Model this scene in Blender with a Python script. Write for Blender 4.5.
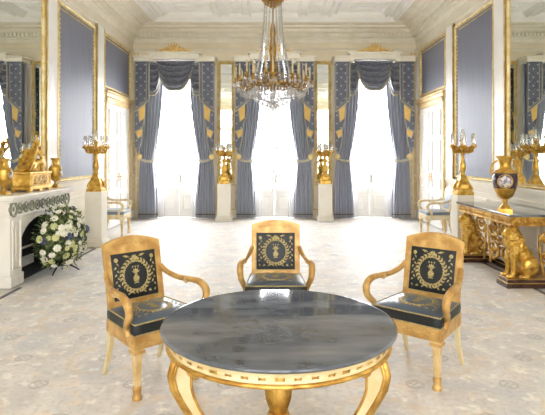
import bpy, math, random
from mathutils import Vector, Matrix, noise
PI = math.pi
random.seed(7)
for o in list(bpy.data.objects): bpy.data.objects.remove(o)
sc = bpy.context.scene
C = sc.collection

# ------------------------------------------------------------ camera, sky, exposure
EYE = 1.59
cam_d = bpy.data.cameras.new('camera'); cam = bpy.data.objects.new('camera', cam_d); C.objects.link(cam)
cam.location = (0, 0, EYE); cam.rotation_euler = (PI/2, 0, 0)
cam_d.sensor_width = 36; cam_d.lens = 36*494/545; cam_d.shift_y = -51.5/545
cam_d.clip_start = 0.05; cam_d.clip_end = 200
sc.camera = cam
sc.view_settings.view_transform = 'Standard'; sc.view_settings.look = 'None'
sc.view_settings.gamma = 1; sc.view_settings.use_curve_mapping = False
sc.view_settings.exposure = -0.12
sc.cycles.use_denoising = True
sc.cycles.max_bounces = 12; sc.cycles.diffuse_bounces = 6; sc.cycles.glossy_bounces = 6
sc.cycles.transmission_bounces = 6; sc.cycles.transparent_max_bounces = 16
sc.cycles.sample_clamp_indirect = 6
WORLD = 9.0
w = bpy.data.worlds.new('sky'); sc.world = w; w.use_nodes = True
wn = w.node_tree; bg = wn.nodes['Background']
bg.inputs[0].default_value = (0.93, 0.96, 1.0, 1); bg.inputs[1].default_value = WORLD

XC = 0.052; XL = XC-3.638; XR = XC+3.638; YB = 12.7; YR = -3.2; HC = 4.95
BAYS = [XC-2.48, XC, XC+2.48]
def portal(x, y, z, sx, sz, toward):
    d = bpy.data.lights.new('daylight_portal', 'AREA'); d.shape = 'RECTANGLE'; d.size = sx; d.size_y = sz
    d.cycles.is_portal = True
    o = bpy.data.objects.new('daylight_portal', d); C.objects.link(o); o.location = (x, y, z)
    o.rotation_euler = (PI/2*(-1 if toward < 0 else 1), 0, 0)
for bx_ in BAYS:
    portal(bx_, YB+0.30, 1.95, 1.45, 3.85, -1)
# daylight through the far windows, plus weaker fill lamps added behind the camera
def daylight_and_fill(x, y, z, sx, sz, toward, power, color, tilt=0):
    d = bpy.data.lights.new('daylight_and_fill', 'AREA'); d.shape = 'RECTANGLE'; d.size = sx; d.size_y = sz; d.energy = power; d.color = color
    o = bpy.data.objects.new('daylight_and_fill', d); C.objects.link(o); o.location = (x, y, z)
    o.rotation_euler = (PI/2*(-1 if toward < 0 else 1) + tilt*(1 if toward < 0 else -1), 0, 0)
for bx_ in BAYS:
    daylight_and_fill(bx_, YB+1.5, 3.1, 2.0, 3.8, -1, 700, (0.97, 0.98, 1.0), math.radians(32))
    daylight_and_fill(bx_, YR-0.45, 2.3, 2.1, 3.9, 1, 72, (1.0, 0.985, 0.965), math.radians(-12))

# ------------------------------------------------------------ materials
def lin(c):
    c = c/255.0
    return c/12.92 if c <= 0.04045 else ((c+0.055)/1.055)**2.4
def col(r, g, b): return (lin(r), lin(g), lin(b), 1)
MATS = {}
def mat(name, c, rough=0.6, metal=0.0, c2=None, scale=8, lo=0.4, hi=0.6, bump=0, bscale=60, spec=None, sheen=0, coat=0, trans=0, stretch=None, ior=None, detail=6):
    m = bpy.data.materials.new(name); m.use_nodes = True
    nt = m.node_tree; b = nt.nodes['Principled BSDF']
    b.inputs['Base Color'].default_value = col(*c); b.inputs['Roughness'].default_value = rough
    b.inputs['Metallic'].default_value = metal
    if spec is not None: b.inputs['Specular IOR Level'].default_value = spec
    if sheen: b.inputs['Sheen Weight'].default_value = sheen
    if coat: b.inputs['Coat Weight'].default_value = coat; b.inputs['Coat Roughness'].default_value = 0.05
    if trans: b.inputs['Transmission Weight'].default_value = trans
    if ior: b.inputs['IOR'].default_value = ior
    tc = nt.nodes.new('ShaderNodeTexCoord'); mp = nt.nodes.new('ShaderNodeMapping')
    nt.links.new(tc.outputs['Object'], mp.inputs[0])
    if stretch: mp.inputs['Scale'].default_value = stretch
    if c2:
        n = nt.nodes.new('ShaderNodeTexNoise'); n.inputs['Scale'].default_value = scale; n.inputs['Detail'].default_value = detail
        nt.links.new(mp.outputs[0], n.inputs['Vector'])
        r = nt.nodes.new('ShaderNodeValToRGB'); r.color_ramp.elements[0].position = lo; r.color_ramp.elements[1].position = hi
        r.color_ramp.elements[0].color = col(*c); r.color_ramp.elements[1].color = col(*c2)
        nt.links.new(n.outputs['Fac'], r.inputs[0]); nt.links.new(r.outputs[0], b.inputs['Base Color'])
    if bump:
        n = nt.nodes.new('ShaderNodeTexNoise'); n.inputs['Scale'].default_value = bscale; n.inputs['Detail'].default_value = 4
        nt.links.new(mp.outputs[0], n.inputs['Vector'])
        bp = nt.nodes.new('ShaderNodeBump'); bp.inputs['Strength'].default_value = bump; bp.inputs['Distance'].default_value = 0.01
        nt.links.new(n.outputs['Fac'], bp.inputs['Height']); nt.links.new(bp.outputs[0], b.inputs['Normal'])
    MATS[name] = m
    return m
M_wall = mat('cream_paint', (232,222,198), 0.55, c2=(226,214,188), scale=2)
M_side = mat('ivory_paint', (236,230,214), 0.5, c2=(230,222,202), scale=2)
M_white = mat('white_gloss_paint', (244,243,240), 0.35, c2=(240,238,234), scale=3)
M_ceil = mat('ceiling_plaster', (248,247,242), 0.7, c2=(244,242,234), scale=3)
M_corn = mat('cornice_plaster', (238,233,218), 0.6, c2=(231,225,206), scale=4)
M_trimgold = mat('gilt_moulding', (206,178,112), 0.42, 0.3, c2=(226,206,152), scale=9, bump=0.15)
M_gold = mat('ormolu', (186,140,52), 0.32, 0.75, c2=(222,182,92), scale=14, bump=0.3, bscale=70)
M_golddark = mat('aged_gilding', (164,120,48), 0.36, 0.7, c2=(214,172,88), scale=12, bump=0.4, bscale=45)
M_giltwood = mat('gilded_wood', (176,134,72), 0.4, 0.3, c2=(206,168,104), scale=10, bump=0.2, bscale=50)
M_giltpale = mat('worn_pale_gilding', (208,178,120), 0.45, 0.25, c2=(226,200,150), scale=14, bump=0.2)
M_creamwood = mat('cream_painted_wood', (216,202,160), 0.4, c2=(206,184,134), scale=8)
M_palewood = mat('white_and_gold_wood', (232,222,196), 0.4, 0.1, c2=(222,196,140), scale=12)
M_silk = mat('blue_grey_silk', (114,118,136), 0.5, c2=(106,110,128), scale=40, sheen=0.1, stretch=(1,1,0.04))
M_curt = mat('blue_grey_curtain', (166,172,188), 0.5, c2=(182,186,200), scale=30, sheen=0.3, stretch=(1,1,0.05))
M_swag = mat('slate_swag_silk', (84,88,100), 0.38, c2=(126,130,144), scale=26, sheen=0.4)
M_fringe = mat('pale_gold_fringe', (196,190,168), 0.7, c2=(158,154,140), scale=120)
M_yellow = mat('yellow_lining', (232,196,112), 0.5, c2=(224,184,96), scale=10)
M_bronze = mat('dark_band', (96,70,52), 0.6)
M_marble = mat('white_marble', (236,232,224), 0.3, c2=(216,212,206), scale=3.5, lo=0.45, hi=0.75)
M_mgrey = mat('patinated_bronze', (120,124,108), 0.45, 0.3, c2=(150,152,134), scale=20)
M_black = mat('near_black', (22,24,26), 0.8, c2=(34,36,38), scale=10)  # near-black for the firebox lining and flower basket
M_plinthw = mat('pedestal_paint', (234,230,218), 0.5, c2=(228,222,208), scale=3)
M_dark = mat('navy_embroidered_silk', (11,18,24), 0.5, c2=(17,27,33), scale=30, sheen=0.05)
M_seatsheen = mat('sheen_tinted_navy_silk', (34,58,82), 0.34, c2=(44,70,96), scale=22, sheen=0.15, spec=0.7)  # window sheen on the seat tops put into a lighter, bluer navy
M_emb = mat('gold_embroidery', (150,132,84), 0.55, 0.1, c2=(178,162,112), scale=60)
M_bluecush = mat('grey_blue_cushion', (110,128,146), 0.45, sheen=0.4, c2=(122,138,156), scale=20)
M_candle = mat('wax_candle', (240,234,214), 0.45, c2=(236,226,200), scale=10)
M_porc = mat('porcelain_painting', (214,206,196), 0.25, c2=(96,84,120), scale=22, lo=0.45, hi=0.6, coat=0.4)
M_porcdark = mat('dark_purple_porcelain', (48,30,42), 0.2, c2=(64,40,52), scale=8, coat=0.5)
M_leaf = mat('dark_leaf', (74,98,56), 0.5, c2=(150,162,108), scale=12)
M_bloomw = mat('white_petals', (240,238,226), 0.6, c2=(226,226,200), scale=14)
M_bloomg = mat('lime_petals', (200,206,140), 0.6, c2=(222,222,172), scale=14)
M_bloomb = mat('blue_petals', (70,80,112), 0.6, c2=(110,118,148), scale=14)
M_mahog = mat('dark_mahogany', (52,28,22), 0.25, c2=(70,38,28), scale=6, coat=0.4)
M_crest = mat('pale_gilt_crest', (226,188,112), 0.4, 0.3, c2=(238,208,144), scale=14)
M_chand = mat('chandelier_gilt_bronze', (140,104,44), 0.28, 0.8, c2=(190,150,76), scale=20, bump=0.2)
M_tallcandle = mat('ivory_tube_candle', (206,192,150), 0.4, c2=(190,172,124), scale=12)
M_roset = mat('pale_gilt_rosette', (232,206,136), 0.4, 0.2, c2=(240,222,164), scale=14)
M_brass = mat('brass', (206,170,100), 0.3, 0.9)
M_conmarb = mat('blue_grey_console_marble', (70,76,84), 0.08, c2=(104,112,120), scale=4, spec=0.8, coat=0.4)

def crystal(name):
    m = bpy.data.materials.new(name); m.use_nodes = True; nt = m.node_tree
    nt.nodes.remove(nt.nodes['Principled BSDF']); out = nt.nodes['Material Output']
    gl = nt.nodes.new('ShaderNodeBsdfGlossy'); gl.inputs['Roughness'].default_value = 0.08; gl.inputs['Color'].default_value = (.95,.96,.98,1)
    tr = nt.nodes.new('ShaderNodeBsdfTransparent'); tr.inputs['Color'].default_value = (.96,.97,.98,1)
    tl = nt.nodes.new('ShaderNodeBsdfRefraction'); tl.inputs['IOR'].default_value = 1.45; tl.inputs['Roughness'].default_value = 0.05
    fr = nt.nodes.new('ShaderNodeFresnel'); fr.inputs['IOR'].default_value = 1.8
    m1 = nt.nodes.new('ShaderNodeMixShader'); m1.inputs[0].default_value = 0.5
    nt.links.new(tr.outputs[0], m1.inputs[1]); nt.links.new(tl.outputs[0], m1.inputs[2])
    m2 = nt.nodes.new('ShaderNodeMixShader')
    ad = nt.nodes.new('ShaderNodeMath'); ad.inputs[1].default_value = 0.34
    nt.links.new(fr.outputs[0], ad.inputs[0]); nt.links.new(ad.outputs[0], m2.inputs[0])
    nt.links.new(m1.outputs[0], m2.inputs[1]); nt.links.new(gl.outputs[0], m2.inputs[2])
    nt.links.new(m2.outputs[0], out.inputs[0]); return m
M_crystal = crystal('cut_crystal')
def thin(name, transp, color, rough, kind='Glossy'):
    m = bpy.data.materials.new(name); m.use_nodes = True; nt = m.node_tree
    nt.nodes.remove(nt.nodes['Principled BSDF']); out = nt.nodes['Material Output']
    tr = nt.nodes.new('ShaderNodeBsdfTransparent')
    mx = nt.nodes.new('ShaderNodeMixShader'); mx.inputs[0].default_value = 1-transp
    nt.links.new(tr.outputs[0], mx.inputs[1])
    if kind == 'Glossy':
        g = nt.nodes.new('ShaderNodeBsdfGlossy'); g.inputs['Roughness'].default_value = rough; g.inputs['Color'].default_value = color
        nt.links.new(g.outputs[0], mx.inputs[2])
    else:
        g = nt.nodes.new('ShaderNodeBsdfDiffuse'); g.inputs['Color'].default_value = color
        t = nt.nodes.new('ShaderNodeBsdfTranslucent'); t.inputs['Color'].default_value = color
        m3 = nt.nodes.new('ShaderNodeMixShader'); m3.inputs[0].default_value = .5
        nt.links.new(g.outputs[0], m3.inputs[1]); nt.links.new(t.outputs[0], m3.inputs[2]); nt.links.new(m3.outputs[0], mx.inputs[2])
    nt.links.new(mx.outputs[0], out.inputs[0]); return m
M_glass = thin('window_glass', 0.93, (1,1,1,1), 0.0)
M_shade = thin('candle_shade_glass', 0.72, (.9,.92,.92,1), 0.1)
M_sheer = thin('white_voile', 0.35, (.86,.86,.88,1), 0, 'sheer')
def mirror_mat():
    m = bpy.data.materials.new('mirror_silvering'); m.use_nodes = True; b = m.node_tree.nodes['Principled BSDF']
    b.inputs['Metallic'].default_value = 1; b.inputs['Roughness'].default_value = 0.01
    b.inputs['Base Color'].default_value = (0.80,0.83,0.80,1); return m
M_mirror = mirror_mat()

def dotted():
    m = mat('starred_tail_silk', (84,88,106), 0.5, c2=(96,102,120), scale=20, sheen=0.3)
    nt = m.node_tree; b = nt.nodes['Principled BSDF']
    tc = nt.nodes.new('ShaderNodeTexCoord'); mp = nt.nodes.new('ShaderNodeMapping'); mp.inputs['Scale'].default_value = (6.8, 0, 6.8)
    mp.inputs['Rotation'].default_value = (0, PI/4, 0)
    nt.links.new(tc.outputs['Object'], mp.inputs[0])
    v = nt.nodes.new('ShaderNodeTexVoronoi'); v.inputs['Scale'].default_value = 1; v.inputs['Randomness'].default_value = 0
    nt.links.new(mp.outputs[0], v.inputs['Vector'])
    lt = nt.nodes.new('ShaderNodeMath'); lt.operation = 'LESS_THAN'; lt.inputs[1].default_value = 0.14
    nt.links.new(v.outputs['Distance'], lt.inputs[0])
    mx = nt.nodes.new('ShaderNodeMix'); mx.data_type = 'RGBA'
    src = b.inputs['Base Color'].links[0].from_socket
    nt.links.new(lt.outputs[0], mx.inputs[0]); nt.links.new(src, mx.inputs[6]); mx.inputs[7].default_value = col(176,176,170)
    nt.links.new(mx.outputs[2], b.inputs['Base Color']); return m
M_tail = dotted()

def table_marble():
    m = mat('grey_marble_top', (66,72,82), 0.06, c2=(126,130,138), scale=3.4, lo=0.38, hi=0.78, spec=0.9, stretch=(0.7,2.2,1))
    return m
M_ttop = table_marble()

def carpet_mat():
    m = bpy.data.materials.new('floral_cream_carpet'); m.use_nodes = True; nt = m.node_tree; L = nt.links.new
    b = nt.nodes['Principled BSDF']; b.inputs['Roughness'].default_value = 0.55; b.inputs['Sheen Weight'].default_value = 0.35
    b.inputs['Specular IOR Level'].default_value = 0.5
    tc = nt.nodes.new('ShaderNodeTexCoord')
    def N(t, **k):
        n = nt.nodes.new(t)
        for a, v in k.items(): setattr(n, a, v)
        return n
    def mth(op, a, b_=None, c=None):
        n = N('ShaderNodeMath', operation=op)
        for i, v in enumerate((a, b_, c)):
            if v is None: continue
            if isinstance(v, (int, float)): n.inputs[i].default_value = v
            else: L(v, n.inputs[i])
        return n.outputs[0]
    def mix(f, a, b_):
        n = N('ShaderNodeMix', data_type='RGBA')
        if isinstance(f, (int, float)): n.inputs[0].default_value = f
        else: L(f, n.inputs[0])
        for i, v in ((6, a), (7, b_)):
            if isinstance(v, tuple): n.inputs[i].default_value = v
            else: L(v, n.inputs[i])
        return n.outputs[2]
    def noise_(scale, det=4, off=0):
        n = N('ShaderNodeTexNoise'); n.inputs['Scale'].default_value = scale; n.inputs['Detail'].default_value = det
        if off:
            mp = N('ShaderNodeMapping'); mp.inputs['Location'].default_value = (off, off*1.7, 0); L(tc.outputs['Object'], mp.inputs[0]); L(mp.outputs[0], n.inputs['Vector'])
        else: L(tc.outputs['Object'], n.inputs['Vector'])
        return n.outputs['Fac']
    def ramp(v, a, b_):
        n = N('ShaderNodeMapRange'); n.inputs[1].default_value = a; n.inputs[2].default_value = b_; L(v, n.inputs[0]); return n.outputs[0]
    base = mix(ramp(noise_(3.2, 6), .42, .62), col(206,199,190), col(188,181,174))
    base = mix(ramp(noise_(2.2, 5, 11), .52, .66), base, col(182,180,180))
    base = mix(ramp(noise_(4.5, 5, 23), .56, .7), base, col(214,196,176))
    base = mix(ramp(noise_(9, 4, 5), .55, .68), base, col(226,220,208))
    base = mix(mth('MULTIPLY', ramp(noise_(26, 3, 3), .5, .62), .3), base, col(150,140,130))
    sep = N('ShaderNodeSeparateXYZ'); L(tc.outputs['Object'], sep.inputs[0])
    X, Y = sep.outputs[0], sep.outputs[1]
    def lattice(px, py, ox, oy, r0, wid):
        # two interleaved rectangular lattices of small medallions
        res = None
        for (sx, sy) in ((0, 0), (px/2, py/2)):
            u = mth('SUBTRACT', mth('PINGPONG', mth('ADD', X, ox+sx+50*px), px/2), 0)
            v = mth('SUBTRACT', mth('PINGPONG', mth('ADD', Y, oy+sy+50*py), py/2), 0)
            d = mth('SQRT', mth('ADD', mth('MULTIPLY', u, u), mth('MULTIPLY', v, v)))
            res = d if res is None else mth('MINIMUM', res, d)
        return res
    d = lattice(0.655, 0.90, 1.63, -3.44, 0.06, 0.01)
    ring = mth('LESS_THAN', mth('ABSOLUTE', mth('SUBTRACT', d, 0.058)), 0.010)
    chk = N('ShaderNodeTexChecker'); chk.inputs['Scale'].default_value = 38; L(tc.outputs['Object'], chk.inputs['Vector'])
    inn = mth('MULTIPLY', mth('LESS_THAN', d, 0.055), chk.outputs['Fac'])
    med = mth('MULTIPLY', mth('MAXIMUM', ring, inn), .42)
    base = mix(med, base, col(120,116,112))
    # large faint rosettes
    d2 = lattice(1.31, 1.8, 1.63+.33, -3.44+.45, .3, .03)
    wob = mth('MULTIPLY', mth('SUBTRACT', noise_(14, 3, 7), .5), .25)
    dd = mth('ADD', d2, wob)
    ring2 = mth('LESS_THAN', mth('ABSOLUTE', mth('SUBTRACT', dd, 0.27)), 0.035)
    base = mix(mth('MULTIPLY', ring2, .45), base, col(196,172,140))
    ring3 = mth('LESS_THAN', mth('ABSOLUTE', mth('SUBTRACT', dd, 0.15)), 0.03)
    base = mix(mth('MULTIPLY', ring3, .35), base, col(178,166,168))
    L(base, b.inputs['Base Color'])
    bp = N('ShaderNodeBump'); bp.inputs['Strength'].default_value = .25; bp.inputs['Distance'].default_value = .004
    L(noise_(180, 3), bp.inputs['Height']); L(bp.outputs[0], b.inputs['Normal'])
    return m
M_carpet = carpet_mat()
M_border = mat('pale_stone_border', (214,212,208), 0.3, c2=(200,198,196), scale=4)
M_line = mat('dark_edge_line', (92,92,98), 0.4)  # dark grey for the strips along the carpet edges

# ------------------------------------------------------------ mesh builder
class MB:
    def __init__(s): s.v = []; s.f = []; s.m = []; s.s = []
    def add(s, vs, fs, mi=0, sm=False):
        n = len(s.v); s.v += [tuple(p) for p in vs]
        for f in fs: s.f.append([i+n for i in f]); s.m.append(mi); s.s.append(sm)
    def box(s, x0, x1, y0, y1, z0, z1, mi=0, M=None):
        vs = [(x0,y0,z0),(x1,y0,z0),(x1,y1,z0),(x0,y1,z0),(x0,y0,z1),(x1,y0,z1),(x1,y1,z1),(x0,y1,z1)]
        if M: vs = [M @ Vector(p) for p in vs]
        s.add(vs, [(3,2,1,0),(4,5,6,7),(0,1,5,4),(1,2,6,5),(2,3,7,6),(3,0,4,7)], mi)
    def lathe(s, prof, c=(0,0,0), seg=20, mi=0, sm=True, flute=0, fa=0.0, M=None, sx=1, sy=1, a0=0):
        vs = []; n = len(prof)
        for (r, z) in prof:
            for k in range(seg):
                a = 2*PI*k/seg + a0
                rr = r*(1 - fa*(k % 2)) if flute else r
                vs.append(Vector((rr*math.cos(a)*sx, rr*math.sin(a)*sy, z)))
        vs = [(M @ p if M else p) + Vector(c) for p in vs]
        fs = [(i*seg+k, i*seg+(k+1) % seg, (i+1)*seg+(k+1) % seg, (i+1)*seg+k) for i in range(n-1) for k in range(seg)]
        s.add(vs, fs, mi, sm)
        s.add([vs[k] for k in range(seg)], [tuple(range(seg))[::-1]], mi)
        s.add([vs[(n-1)*seg+k] for k in range(seg)], [tuple(range(seg))], mi)
    def tube(s, pts, rad, seg=8, mi=0, sm=True, flat=1.0, sub=1, closed=False, up=None, a0=0):
        pts = [Vector(p) for p in pts]
        if not isinstance(rad, (list, tuple)): rad = [rad]*len(pts)
        if sub > 1:
            P, R = [], []
            n = len(pts)
            for i in range(n-1):
                p0 = pts[max(i-1,0)]; p1 = pts[i]; p2 = pts[i+1]; p3 = pts[min(i+2,n-1)]
                for k in range(sub):
                    t = k/sub
                    P.append(0.5*((2*p1)+(p2-p0)*t+(2*p0-5*p1+4*p2-p3)*t*t+(-p0+3*p1-3*p2+p3)*t**3)); R.append(rad[i]*(1-t)+rad[i+1]*t)
            P.append(pts[-1]); R.append(rad[-1]); pts, rad = P, R
        n = len(pts); vs = []; prev = None
        for i in range(n):
            t = pts[min(i+1,n-1)] - pts[max(i-1,0)]
            if t.length < 1e-9: t = Vector((0,0,1))
            t.normalize()
            if prev is None:
                ref = Vector(up) if up else (Vector((0,0,1)) if abs(t.z) < 0.9 else Vector((1,0,0)))
                a = (ref - t*ref.dot(t)).normalized()
            else:
                a = (prev - t*prev.dot(t)).normalized()
            prev = a; b = t.cross(a)
            for k in range(seg):
                an = 2*PI*k/seg + a0
                vs.append(pts[i] + a*math.cos(an)*rad[i] + b*math.sin(an)*rad[i]*flat)
        fs = [(i*seg+k, i*seg+(k+1) % seg, (i+1)*seg+(k+1) % seg, (i+1)*seg+k) for i in range(n-1) for k in range(seg)]
        if closed: fs += [((n-1)*seg+k, (n-1)*seg+(k+1) % seg, (k+1) % seg, k) for k in range(seg)]
        s.add(vs, fs, mi, sm)
        if not closed:
            s.add(vs[:seg], [tuple(range(seg))[::-1]], mi); s.add(vs[-seg:], [tuple(range(seg))], mi)
    def ell(s, c, r, mi=0, seg=12, rings=8, M=None, sm=True):
        c = Vector(c)
        if not isinstance(r, (tuple, list)): r = (r, r, r)
        vs = [Vector((0,0,-r[2]))]
        for i in range(1, rings):
            t = PI*i/rings - PI/2
            for k in range(seg):
                a = 2*PI*k/seg; vs.append(Vector((r[0]*math.cos(t)*math.cos(a), r[1]*math.cos(t)*math.sin(a), r[2]*math.sin(t))))
        vs.append(Vector((0,0,r[2])))
        vs = [(M @ p if M else p) + c for p in vs]
        fs = [(0, 1+(k+1) % seg, 1+k) for k in range(seg)]
        for i in range(rings-2):
            for k in range(seg): fs.append((1+i*seg+k, 1+i*seg+(k+1) % seg, 1+(i+1)*seg+(k+1) % seg, 1+(i+1)*seg+k))
        t = len(vs)-1; q = 1+(rings-2)*seg
        fs += [(q+k, q+(k+1) % seg, t) for k in range(seg)]
        s.add(vs, fs, mi, sm)
    def poly(s, pts, ext, mi=0, sm=False):
        """closed outline extruded by vector ext"""
        n = len(pts); e = Vector(ext); a = [Vector(p) for p in pts]; b = [p+e for p in a]
        s.add(a+b, [tuple(range(n))[::-1], tuple(range(n, 2*n))] + [(i, (i+1) % n, n+(i+1) % n, n+i) for i in range(n)], mi, sm)
    def sweep(s, path, prof, mi=0, closed=True, sm=False):
        """profile (out, up) swept round a closed horizontal path of (x, y, nx, ny)"""
        n = len(path); m = len(prof); vs = []
        for (x, y, nx, ny) in path:
            for (o, z) in prof: vs.append((x+nx*o, y+ny*o, z))
        fs = []
        for i in range(n if closed else n-1):
            j = (i+1) % n
            for k in range(m-1): fs.append((i*m+k, j*m+k, j*m+k+1, i*m+k+1))
        s.add(vs, fs, mi, sm)
    def surf(s, fn, nu, nv, mi=0, sm=True, th=None):
        vs = [Vector(fn(i/nu, j/nv)) for j in range(nv+1) for i in range(nu+1)]
        W = nu+1
        fs = [(j*W+i, j*W+i+1, (j+1)*W+i+1, (j+1)*W+i) for j in range(nv) for i in range(nu)]
        s.add(vs, fs, mi, sm)
        if th:
            t = Vector(th); b = [p+t for p in vs]
            s.add(b, [tuple(reversed(f)) for f in fs], mi, sm)
            e = [j*W for j in range(nv+1)]; g = [j*W+nu for j in range(nv+1)]
            n0 = nv*W
            for lst in (e, g, list(range(W)), [n0+i for i in range(W)]):
                q = [vs[i] for i in lst] + [b[i] for i in lst]; k = len(lst)
                s.add(q, [(i, i+1, k+i+1, k+i) for i in range(k-1)], mi, sm)
    def frame(s, x0, x1, z0, z1, wd, dp, P, mi=0):
        """rectangular moulding; P(u, v, out) maps plane coordinates"""
        prof = [(0,0),(0,dp*.6),(wd*.25,dp),(wd*.5,dp*.7),(wd*.8,dp*.9),(wd,dp*.25),(wd,0)]
        cs = [(x0,z0,1,1),(x1,z0,-1,1),(x1,z1,-1,-1),(x0,z1,1,-1)]
        m = len(prof); vs = [P(x+a*o, z+b*o, d) for (x,z,a,b) in cs for (o,d) in prof]
        fs = [(i*m+k, ((i+1) % 4)*m+k, ((i+1) % 4)*m+k+1, i*m+k+1) for i in range(4) for k in range(m-1)]
        s.add(vs, fs, mi)
    def build(s, name, mats, parent=None, loc=None, bevel=0, sub=0, seg=2):
        me = bpy.data.meshes.new(name); me.from_pydata(s.v, [], s.f)
        if not isinstance(mats, (list, tuple)): mats = [mats]
        for m in mats: me.materials.append(m)
        me.polygons.foreach_set('material_index', s.m); me.polygons.foreach_set('use_smooth', s.s)
        me.update()
        o = bpy.data.objects.new(name, me); C.objects.link(o)
        if parent: o.parent = parent
        if loc: o.location = loc
        if bevel:
            b = o.modifiers.new('bevel', 'BEVEL'); b.width = bevel; b.segments = seg; b.limit_method = 'ANGLE'; b.angle_limit = 0.6
        return o
def remesh(mb, voxel, disp=0, dscale=10, smooth=4):
    """merge overlapping volumes into one continuous skin and return a new builder"""
    o = mb.build('sculpt', M_gold)
    r = o.modifiers.new('r', 'REMESH'); r.mode = 'VOXEL'; r.voxel_size = voxel
    sm = o.modifiers.new('s', 'SMOOTH'); sm.iterations = smooth; sm.factor = .5
    dg = bpy.context.evaluated_depsgraph_get(); me = bpy.data.meshes.new_from_object(o.evaluated_get(dg))
    out = MB(); vs = []
    for v in me.vertices:
        p = v.co.copy()
        if disp:
            d = disp(p) if callable(disp) else disp
            p += v.normal * d * noise.noise(p*dscale)
        vs.append(p)
    out.add(vs, [tuple(p.vertices) for p in me.polygons], 0, True)
    bpy.data.objects.remove(o); bpy.data.meshes.remove(me)
    return out

def tag(o, label, cat, group=None):
    o['label'] = label; o['category'] = cat
    if group: o['group'] = group
    return o
def thing(name, label, cat, loc=(0,0,0), rotz=0, group=None):
    o = bpy.data.objects.new(name, None); C.objects.link(o); o.empty_display_size = .1
    o.location = loc; o.rotation_euler = (0,0,rotz); return tag(o, label, cat, group)
def st(o): o['kind'] = 'structure'; return o
def kids(o): return [c for c in bpy.data.objects if c.parent == o]
def dup(root, loc, rotz, label, group=None, mirror=False):
    def cp(o, par):
        c = o.copy(); C.objects.link(c); c.parent = par
        for ch in kids(o): cp(ch, c)
        return c
    r = cp(root, root.parent); r.location = loc; r.rotation_euler = (0,0,rotz)
    r['label'] = label
    if group: r['group'] = group
    return r

# ------------------------------------------------------------ room shell
WW, WT = 0.75, 3.88     # half width and head of the tall windows
T = 0.3
mb = MB(); mb.box(XL-T, XR+T, YR-T, YB+T, -0.2, -0.012); f = st(mb.build('floor', M_border)); 
mb = MB(); mb.box(-3.02, 3.12, YR+.15, YB-.10, -0.012, 0.0)
carpet = mb.build('carpet', M_carpet); tag(carpet, 'wall-to-wall cream carpet with faint flowers and small grey medallions', 'carpet')
mb = MB()
mb.box(-3.075, -3.035, YR+.15, 5.98, -0.012, 0.001); mb.box(-3.075, -3.035, 7.75, 8.5, -0.012, 0.001)
mb.box(3.135, 3.17, YR+.15, 7.8, -0.012, 0.001)
st(mb.build('trim_1', M_line))
mb = MB(); mb.box(XL-T, XR+T, YR-T, YB+T, HC, HC+.2)
ceil = st(mb.build('ceiling', M_ceil))
def pierced(y0, y1, ztop, zbot=0, WW=WW):
    mb = MB(); e = [XL-T]
    for b in BAYS: e += [b-WW, b+WW]
    e.append(XR+T)
    for i in range(0, len(e), 2): mb.box(e[i], e[i+1], y0, y1, -0.01, HC)
    for b in BAYS:
        mb.box(b-WW, b+WW, y0, y1, ztop, HC)
        if zbot: mb.box(b-WW, b+WW, y0, y1, -.01, zbot)
    return mb
st(pierced(YB, YB+T, WT).build('wall_back', M_wall))
st(pierced(YR-T, YR, 4.3, 0.3, 1.08).build('wall_rear', M_wall))  # openings behind the camera added and widened to admit fill light
def side_wall(x0, x1, name):
    mb = MB(); mb.box(x0, x1, YR, YB, -0.01, HC); return st(mb.build(name, M_side))
side_wall(XL-T, XL, 'wall_left'); side_wall(XR, XR+T, 'wall_right')

# cornice with dentils, swept round the room
prof = [(0,4.50),(.03,4.50),(.04,4.56),(.06,4.58),(.06,4.62),(.13,4.62),(.13,4.72),(.2,4.74),(.24,4.78),(.25,4.80),(.36,4.82),(.37,4.86),(.44,4.87),(.50,4.90),(.52,4.93),(.60,4.93),(.60,HC)]
path = [(XL,YR,1,1),(XR,YR,-1,1),(XR,YB,-1,-1),(XL,YB,1,-1)]
mb = MB(); mb.sweep(path, prof)
x = XL+.16
while x < XR-.14: mb.box(x, x+.055, YB-.185, YB-.12, 4.635, 4.72); x += .10
y = YR+.16
while y < YB-.14:
    mb.box(XL+.12, XL+.185, y, y+.055, 4.635, 4.72); mb.box(XR-.185, XR-.12, y, y+.055, 4.635, 4.72); y += .10
st(mb.build('trim_2', M_corn))
# picture-rail moulding under the frieze
mb = MB(); mb.sweep(path, [(0,4.28),(.025,4.29),(.035,4.32),(.015,4.34),(0,4.35)]); st(mb.build('trim_3', M_side))

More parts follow.
